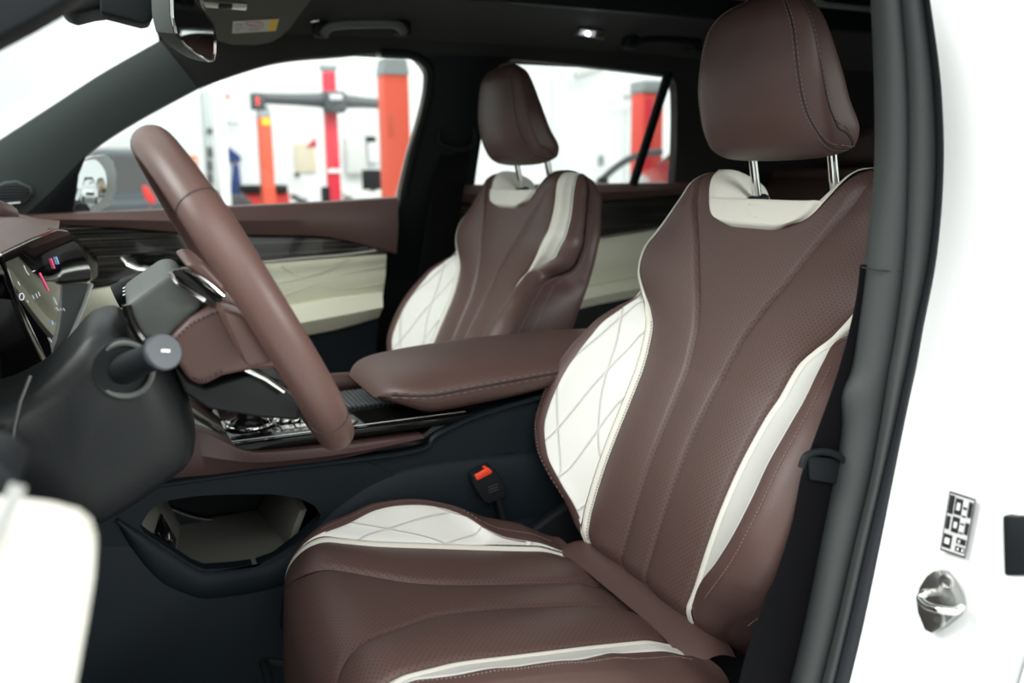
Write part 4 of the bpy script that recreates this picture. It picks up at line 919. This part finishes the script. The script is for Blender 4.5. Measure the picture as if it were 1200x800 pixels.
MB().box((cx-hw*.6, 8.49, PY(450, 146, 8.5).z), (.03, .02, .22), bev=.005).obj('handle', mat('orange_dark', (.6, .12, .06), .5), t)
t, cx, hw, z1 = post('lift_post', 'slim orange lift post with a yellow sticker near its top', 'car lift', 311, 316, 136, 236, 14.5, 17, 13, M_orange, capy=137)
zt = PY(311, 124, 13).z; MB().loft([[V((cx+a_*hw, 13.13+b_*.13, z1)) for a_, b_ in ((-1, -1), (1, -1), (1, 1), (-1, 1))], [V((cx+a_*hw*.8, 13.13+b_*.1, zt)) for a_, b_ in ((-1, -1), (1, -1), (1, 1), (-1, 1))]]).obj('cap', M_lgrey, t)
a0, a1 = PY(306.5, 138, 12.98), PY(317, 147, 12.98); MB().box(((a0+a1)/2), (abs(a1.x-a0.x), .01, abs(a1.z-a0.z))).obj('yellow_sticker', M_yel, t)
t, cx, hw, z1 = post('lift_post', 'orange red lift post behind the rear quarter window bar', 'car lift', 765, 765, 93, 213, 25, 25, 8.8, mat('red_lift_paint', (.62, .06, .04), .45), capy=109)
zt = PY(765, 94, 8.8).z; MB().box((cx, 8.93, (z1+zt)/2), (hw*2.1, .30, zt-z1), bev=.02).obj('cap', M_lgrey, t)
MB().box((cx-hw*.45, 8.79, z1*.5), (hw*.5, .02, z1*.94)).obj('slot', M_crimson, t)
# aligner tower
al = thing('wheel_aligner', 'crimson wheel alignment tower with a long grey camera beam', 'wheel aligner', (PY(391, 235, 11).x, 11, 0))
ca, cb_ = PY(388, 84, 11), PY(391, 235, 11); cxx = (ca.x+cb_.x)/2
MB().box((cxx, 11.05, ca.z/2), (.155, .12, ca.z), bev=.01).obj('column', M_crimson, al)
MB().box((cxx, 11.05, PY(388, 79, 11).z), (.19, .14, .07), bev=.01).obj('top_cap', M_lgrey, al)
MB().box((cxx, 10.98, PY(395, 200, 11).z), (.16, .02, .05)).obj('white_band', M_white, al)
MB().box((cxx, 11.05, .05), (.8, .6, .1), bev=.02).obj('base', M_dgrey, al)
bz = PY(391, 118, 10.95)
MB().loft([[bz+V((sx*x, yy, zz)) for x, yy, zz in ((0, 0, 0),)]*1 for sx in (1,)], caps=False) if False else None
for sx, xe in ((-1, 297), (1, 456)):
    e_ = PY(xe, 115 if sx < 0 else 122, 10.95); g = MB(); g.tube([bz, bz.lerp(e_, .2), bz.lerp(e_, .5), e_], [.12, .085, .07, .06], 12, ry=[.08, .07, .06, .05], upv=V((0, 0, 1))); g.obj('beam', M_dgrey, al)
MB().box(bz+V((.0, -.03, -.02)), (.27, .2, .26), bev=.04).obj('beam_hub', M_dgrey, al)
MB().box(bz+V((.0, -.14, .03)), (.16, .02, .07), bev=.01).obj('hub_label', mat('pale_label', (.55, .57, .57), .4), al)
hp = PY(302, 119, 10.9); hd_ = MB().box(hp, (.17, .12, .20), bev=.02).obj('camera_head', M_dgrey, al)
for yy in (116, 121): MB().tube([PY(302, yy, 10.83), PY(302, yy, 10.81)], .014, 12).obj('red_light', M_ledred, hd_)
def hbox(name, label, cat, x0, y0, x1, y1, Y, dep, m, tofloor=False, group=None, part='body'):
    a, b = PY(x0, y0, Y), PY(x1, y1, Y); zb = 0 if tofloor else b.z; xm0, xm1 = (a.x+PY(x0, y1, Y).x)/2, (b.x+PY(x1, y0, Y).x)/2
    t = thing(name, label, cat, ((xm0+xm1)/2, Y+dep/2, zb), group)
    MB().box(((xm0+xm1)/2, Y+dep/2, (a.z+zb)/2), (xm1-xm0, dep, a.z-zb), bev=min(.015, dep*.2)).obj(part, m, t); return t
t = hbox('tool_cabinet', 'red tool cabinet with a black top behind the slim orange post', 'tool cabinet', 290, 225, 340, 260, 14.5, .5, mat('red_cabinet_paint', (.7, .04, .03), .4), True)
a, b = PY(283, 217, 14.4), PY(338, 226, 14.4); MB().box((a+b)/2+V((0, .3, 0)), (b.x-a.x, .6, a.z-b.z), bev=.03).obj('black_top', M_blk, t)
for i in range(5): MB().box((PY(315, 240, 14.49).x, 14.49, .12+.16*i), (.62, .02, .13), bev=.01).obj('drawer', mat('red_cabinet_paint', (.7, .04, .03), .4), t)
t = hbox('notice_board', 'beige notice board with a red triangle at its upper corner on the far wall', 'notice board', 346, 168, 370, 202, 16.93, .06, M_beige)
MB().prism([PY(x, y, 16.90) for x, y in ((359, 172), (370, 161), (371, 172))], (0, .02, 0)).obj('red_triangle', M_crimson, t)
MB().box(PY(348, 205, 16.75), (.10, .04, .10), bev=.02).obj('hanging_tag', M_dgrey, t)
hbox('wall_cabinet', 'pale wall cabinet left of the white dispenser', 'cabinet', 407, 160, 430, 203, 16.68, .3, mat('pale_cabinet', (.70, .70, .68), .5))
t = hbox('paper_dispenser', 'white wall dispenser with black top, above the black monitor', 'dispenser', 432, 166, 446, 190, 16.68, .3, M_white)
a, b = PY(431, 159, 16.45), PY(445, 167, 16.45); MB().box((a+b)/2+V((0, .38, 0)), (b.x-a.x, .3, a.z-b.z), bev=.02).obj('black_top', M_blk, t)
t = hbox('monitor', 'black computer monitor on the white desk beside the big orange post', 'monitor', 425, 199, 450, 222, 15, .06, M_blk)
MB().box(PY(437, 224, 15.1), (.10, .10, .10), bev=.01).obj('stand', M_dgrey, t)
t = hbox('desk', 'white work desk under the black monitor', 'desk', 405, 225, 460, 229, 14.8, .7, mat('desk_top', (.78, .76, .70), .5), part='desk_top')
for dx in (-.35, .35): MB().box((PY(432, 226, 15).x+dx, 15.1, PY(432, 229, 15).z/2), (.05, .5, PY(432, 229, 15).z)).obj('leg', M_lgrey, t)
hbox('desk_box', 'small black box beside the foot of the crimson tower', 'box', 380, 219, 387, 229, 10.3, .2, M_blk, True)
# blue cloth items
t = thing('work_coat', 'blue work coat hanging on the wall between the pale column and orange post', 'coat', tuple(PY(273, 200, 16.9)))
MB().prism([PY(x, y, 16.86) for x, y in ((264, 172), (268, 172), (282, 183), (283, 189), (272, 190), (265, 187))], (0, .12, 0), .02).obj('shoulder', M_navy, t)
MB().prism([PY(x, y, 16.86) for x, y in ((274, 192), (280, 193), (284, 228), (270, 232), (271, 222))], (0, .12, 0), .02).obj('hanging_part', M_navy, t)
t = thing('engine_part', 'dark metal machine part standing below the blue work coat', 'machine part', tuple(PY(280, 236, 14)))
MB().box(PY(278, 236, 14), (.20, .2, .22), bev=.05).box(PY(288, 238, 14), (.14, .2, .15), bev=.04).box((PY(283, 240, 14).x, 14, .40), (.34, .3, .80), bev=.02).obj('casing', M_dgrey, t)
t = thing('engine_part', 'small dark tools lying right of the red tool cabinet', 'tools', tuple(PY(350, 236, 14)))
MB().box(PY(347, 232, 14), (.16, .2, .08), rot=Matrix.Rotation(.5, 3, 'Y'), bev=.02).box(PY(354, 236, 14), (.14, .2, .10), bev=.03).box((PY(351, 238, 14).x, 14, .42), (.3, .3, .84), bev=.02).obj('tool', M_dgrey, t)
t = thing('wall_column', 'pale steel column with dark cable boxes at the left of the front window', 'column', (PY(247, 235, 12).x, 12, 0))
cxl = PY(246, 180, 12).x; MB().box((cxl, 12.1, 2.2), (.10, .2, 4.4), bev=.01).obj('steel_profile', mat('pale_grey_paint', (.42, .46, .45), .5), t)
MB().box((cxl+.17, 12.15, 2.2), (.14, .1, 4.4), bev=.01).obj('white_cover', M_white, t)
for a_, b_ in ((150, 156), (172, 184), (188, 200), (203, 215)): a, b = PY(246, a_, 11.98), PY(246, b_, 11.98); MB().box(((a+b)/2), (.07, .04, abs(a.z-b.z)), bev=.01).obj('cable_box', M_dgrey, t)
t = hbox('direction_sign', 'small orange sign with a pale arrow on the wall, right of the outside mirror', 'sign', 221, 183, 231, 195, 16.95, .04, mat('orange_sign', (.85, .22, .06), .5))
MB().prism([PY(x, y, 16.94) for x, y in ((223, 188), (227, 188), (227, 185.5), (229.5, 189), (227, 192.5), (227, 190), (223, 190))], (0, .01, 0)).obj('arrow', M_white, t)
t = thing('hose_hanger', 'thin wire hanger with red tip mounted high on the white wall', 'hanger', tuple(PY(262, 115, 16.9)))
MB().prism([PY(x, y, 16.96) for x, y in ((261, 113), (268, 110), (271, 113), (264, 115))], (0, .04, 0)).obj('red_tip', mat('faded_red', (.8, .25, .2), .5), t)
MB().tube(smoothline([PY(x, y, 16.8) for x, y in ((260, 115), (261, 130), (262, 141), (270, 145), (280, 145))], 5), .015, 6).obj('wire', M_lgrey, t)
# dark van + ceiling lights seen left of the steering wheel
def vehicle(name, label, px, Y, paint, L=4.4, H=1.6, heading=0, loc=None, W=1.8):
    loc = loc or (PY(px, 235, Y).x, Y, 0); t = thing(name, label, 'car', loc); M = Matrix.Rotation(heading, 3, 'Z'); o = V(loc)
    def P(x, y, z): return o + M@V((x, y, z))
    prof = [(-L/2, .45, .80), (-L/2+.05, .40, .95), (-L/2+.9, .32, 1.05), (-L/2+1.5, .32, 1.40), (-L/2+2.1, .32, H), (L/2-1.0, .32, H), (L/2-.25, .32, 1.15), (L/2, .40, .95), (L/2+.02, .45, .6)]
    rings = []
    for x, z0, z1 in prof:
        r = []
        for j in range(28):
            a_ = 2*pi*j/28; c_, s_ = cos(a_), sin(a_); e = 2/4
            yy = W/2*math.copysign(abs(c_)**e, c_); zz = (z0+z1)/2+(z1-z0)/2*math.copysign(abs(s_)**e, s_)
            if zz > 1.0: yy *= 1-.28*(zz-1.0)/.6
            r.append(P(x, yy, zz))
        rings.append(r)
    MB().loft(rings).obj('body', paint, t, sharp=40)
    for sy in (1, -1):
        MB().prism([P(x, sy*(W/2-.005-.28*(max(z, 1.0)-1)/.6*W/2), z) for x, z in ((-L/2+1.2, 1.05), (-L/2+2.0, H-.14), (L/2-1.1, H-.14), (L/2-.55, 1.08))], tuple(M@V((0, sy*.012, 0)))).obj('side_windows', M_gloss, t)
        for wx in (-L/2+.85, L/2-.85):
            wh = MB().tube([P(wx, sy*(W/2-.20), .34), P(wx, sy*(W/2+.01), .34)], .34, 28).obj('wheel', M_lip, t)
            MB().tube([P(wx, sy*(W/2), .34), P(wx, sy*(W/2+.02), .34)], [.22, .20], 20).obj('wheel_rim', M_satin, wh)
        MB().box(P(-L/2+.08, sy*(W/2-.30), .80), (.10, .34, .12), rot=M, bev=.03).obj('headlamp', M_satin, t)
    MB().prism([P(-L/2+1.42, -W/2*.78, 1.13), P(-L/2+1.42, W/2*.78, 1.13), P(-L/2+2.0, W/2*.66, H-.06), P(-L/2+2.0, -W/2*.66, H-.06)], tuple(M@V((-.09, 0, .03)))).obj('windscreen', M_gloss, t)
    MB().box(P(-L/2-.0, 0, .62), (.06, .9, .16), rot=M, bev=.02).obj('grille', M_blk, t)
    return t
vehicle('parked_car', 'dark parked car seen above the door pad between outside mirror and wheel', 168, 15.5, mat('dark_blue_car_paint', (.05, .065, .08), .3, coat=.8), loc=(PY(150, 235, 15.5).x-.6, 16.0-.9, 0), L=4.2, H=1.75)
vehicle('parked_car', 'white parked car reflected in the outside mirror', 0, 0, M_paint, loc=(9.0, 3.4, 0), H=1.7, L=4.5, heading=.12)
vehicle('parked_car', 'brown parked car reflected at the left of the outside mirror', 0, 0, mat('bronze_car_paint', (.30, .20, .13), .3, metal=.5, coat=.6), loc=(12.5, 6.4, 0), H=1.7, L=4.5, heading=.12)
vehicle('parked_car', 'black parked car behind the rear quarter window', 0, 0, mat('black_car_paint', (.012, .014, .016), .2, coat=.8), loc=(PY(815, 215, 7.2).x+.6, 7.4, 0), H=1.62, L=4.3)
t = thing('red_jack', 'red object beside the dark parked car left of the steering wheel', 'jack', tuple(PY(172, 236, 12)))
MB().prism([PY(x, y, 12) for x, y in ((166, 218), (172, 217), (184, 236), (178, 240), (170, 232))], (0, .2, 0), .03).box((PY(176, 236, 12.1).x, 12.1, .45), (.05, .05, .9)).obj('body', mat('red_plastic', (.75, .04, .03), .4), t)
t = thing('exhaust_hose', 'curved dark exhaust extraction hose seen through the rear window', 'hose', tuple(PY(705, 212, 6)))
MB().tube(smoothline([PY(x, y, 6) for x, y in ((700, 216), (708, 208), (722, 196), (738, 186), (756, 180), (775, 178))], 8), .028, 12).obj('tube', M_dgrey, t)
MB().box(PY(706, 212, 6), (.08, .08, .06), bev=.02).obj('nozzle', M_blk, t); MB().tube([PY(706, 212, 6), V((PY(706, 212, 6).x, 6, 0))], .03, 10).obj('stand_pipe', M_lgrey, t)
t = hbox('door_panel_wall', 'pale framed door in the white wall behind the rear window', 'door', 732, 126, 754, 215, 16.93, .06, mat('pale_door', (.74, .76, .75), .5), True)
a, b = PY(731, 110, 16.6), PY(754, 118, 16.6); MB().box((a+b)/2, (b.x-a.x, .05, a.z-b.z)).obj('transom', mat('transom_grey', (.45, .45, .44), .5), t)
t = hbox('switch_box', 'small dark switch box on the white wall behind the rear window', 'switch', 704, 182, 708, 194, 16.9, .09, M_lgrey)
t = thing('wall_duct', 'pale duct stub high on the wall behind the rear window', 'duct', tuple(PY(690, 84, 16.5)))
MB().tube([PY(674, 89, 16.5), PY(704, 80, 16.5)], .09, 14).obj('pipe', mat('duct_grey', (.62, .62, .58), .5), t)
t = thing('steel_column', 'white steel column of the hall behind the rear window', 'column', (PY(655, 215, 14).x, 14, 0))
MB().box((PY(655, 150, 14).x, 14.1, 2.4), (.16, .2, 4.8), bev=.01).obj('profile', mat('column_white', (.74, .76, .75), .5), t)
for i, (px, Y) in enumerate(((-20, 9), (120, 12), (860, 5), (905, 5.4), (800, 4.6), (950, 5.2))):
    p = PZ(px, {0: 150, 1: 160}.get(i, 3), 4.6) if i > 1 else V((PY(px, 165, Y).x, Y, 4.6))
    t = thing('ceiling_lamp', ['', '', 'lit hall ceiling lamp seen through the glass roof left of the headrest top', 'lit hall ceiling lamp seen through the glass roof right at the headrest top', 'faint hall ceiling lamp furthest left through the glass roof', 'faint hall ceiling lamp furthest right through the glass roof'][i], 'lamp', tuple(p), group='hall ceiling lamps seen through the glass roof') if i > 1 else None
    if t:
        MB().box(p, (.50, .16, .05), bev=.01).obj('diffuser', mat('lamp_diffuser', (1, 1, 1), .5, emit=60), t); MB().box(p+V((0, 0, .05)), (.56, .20, .04), bev=.01).obj('fixture', M_white, t)
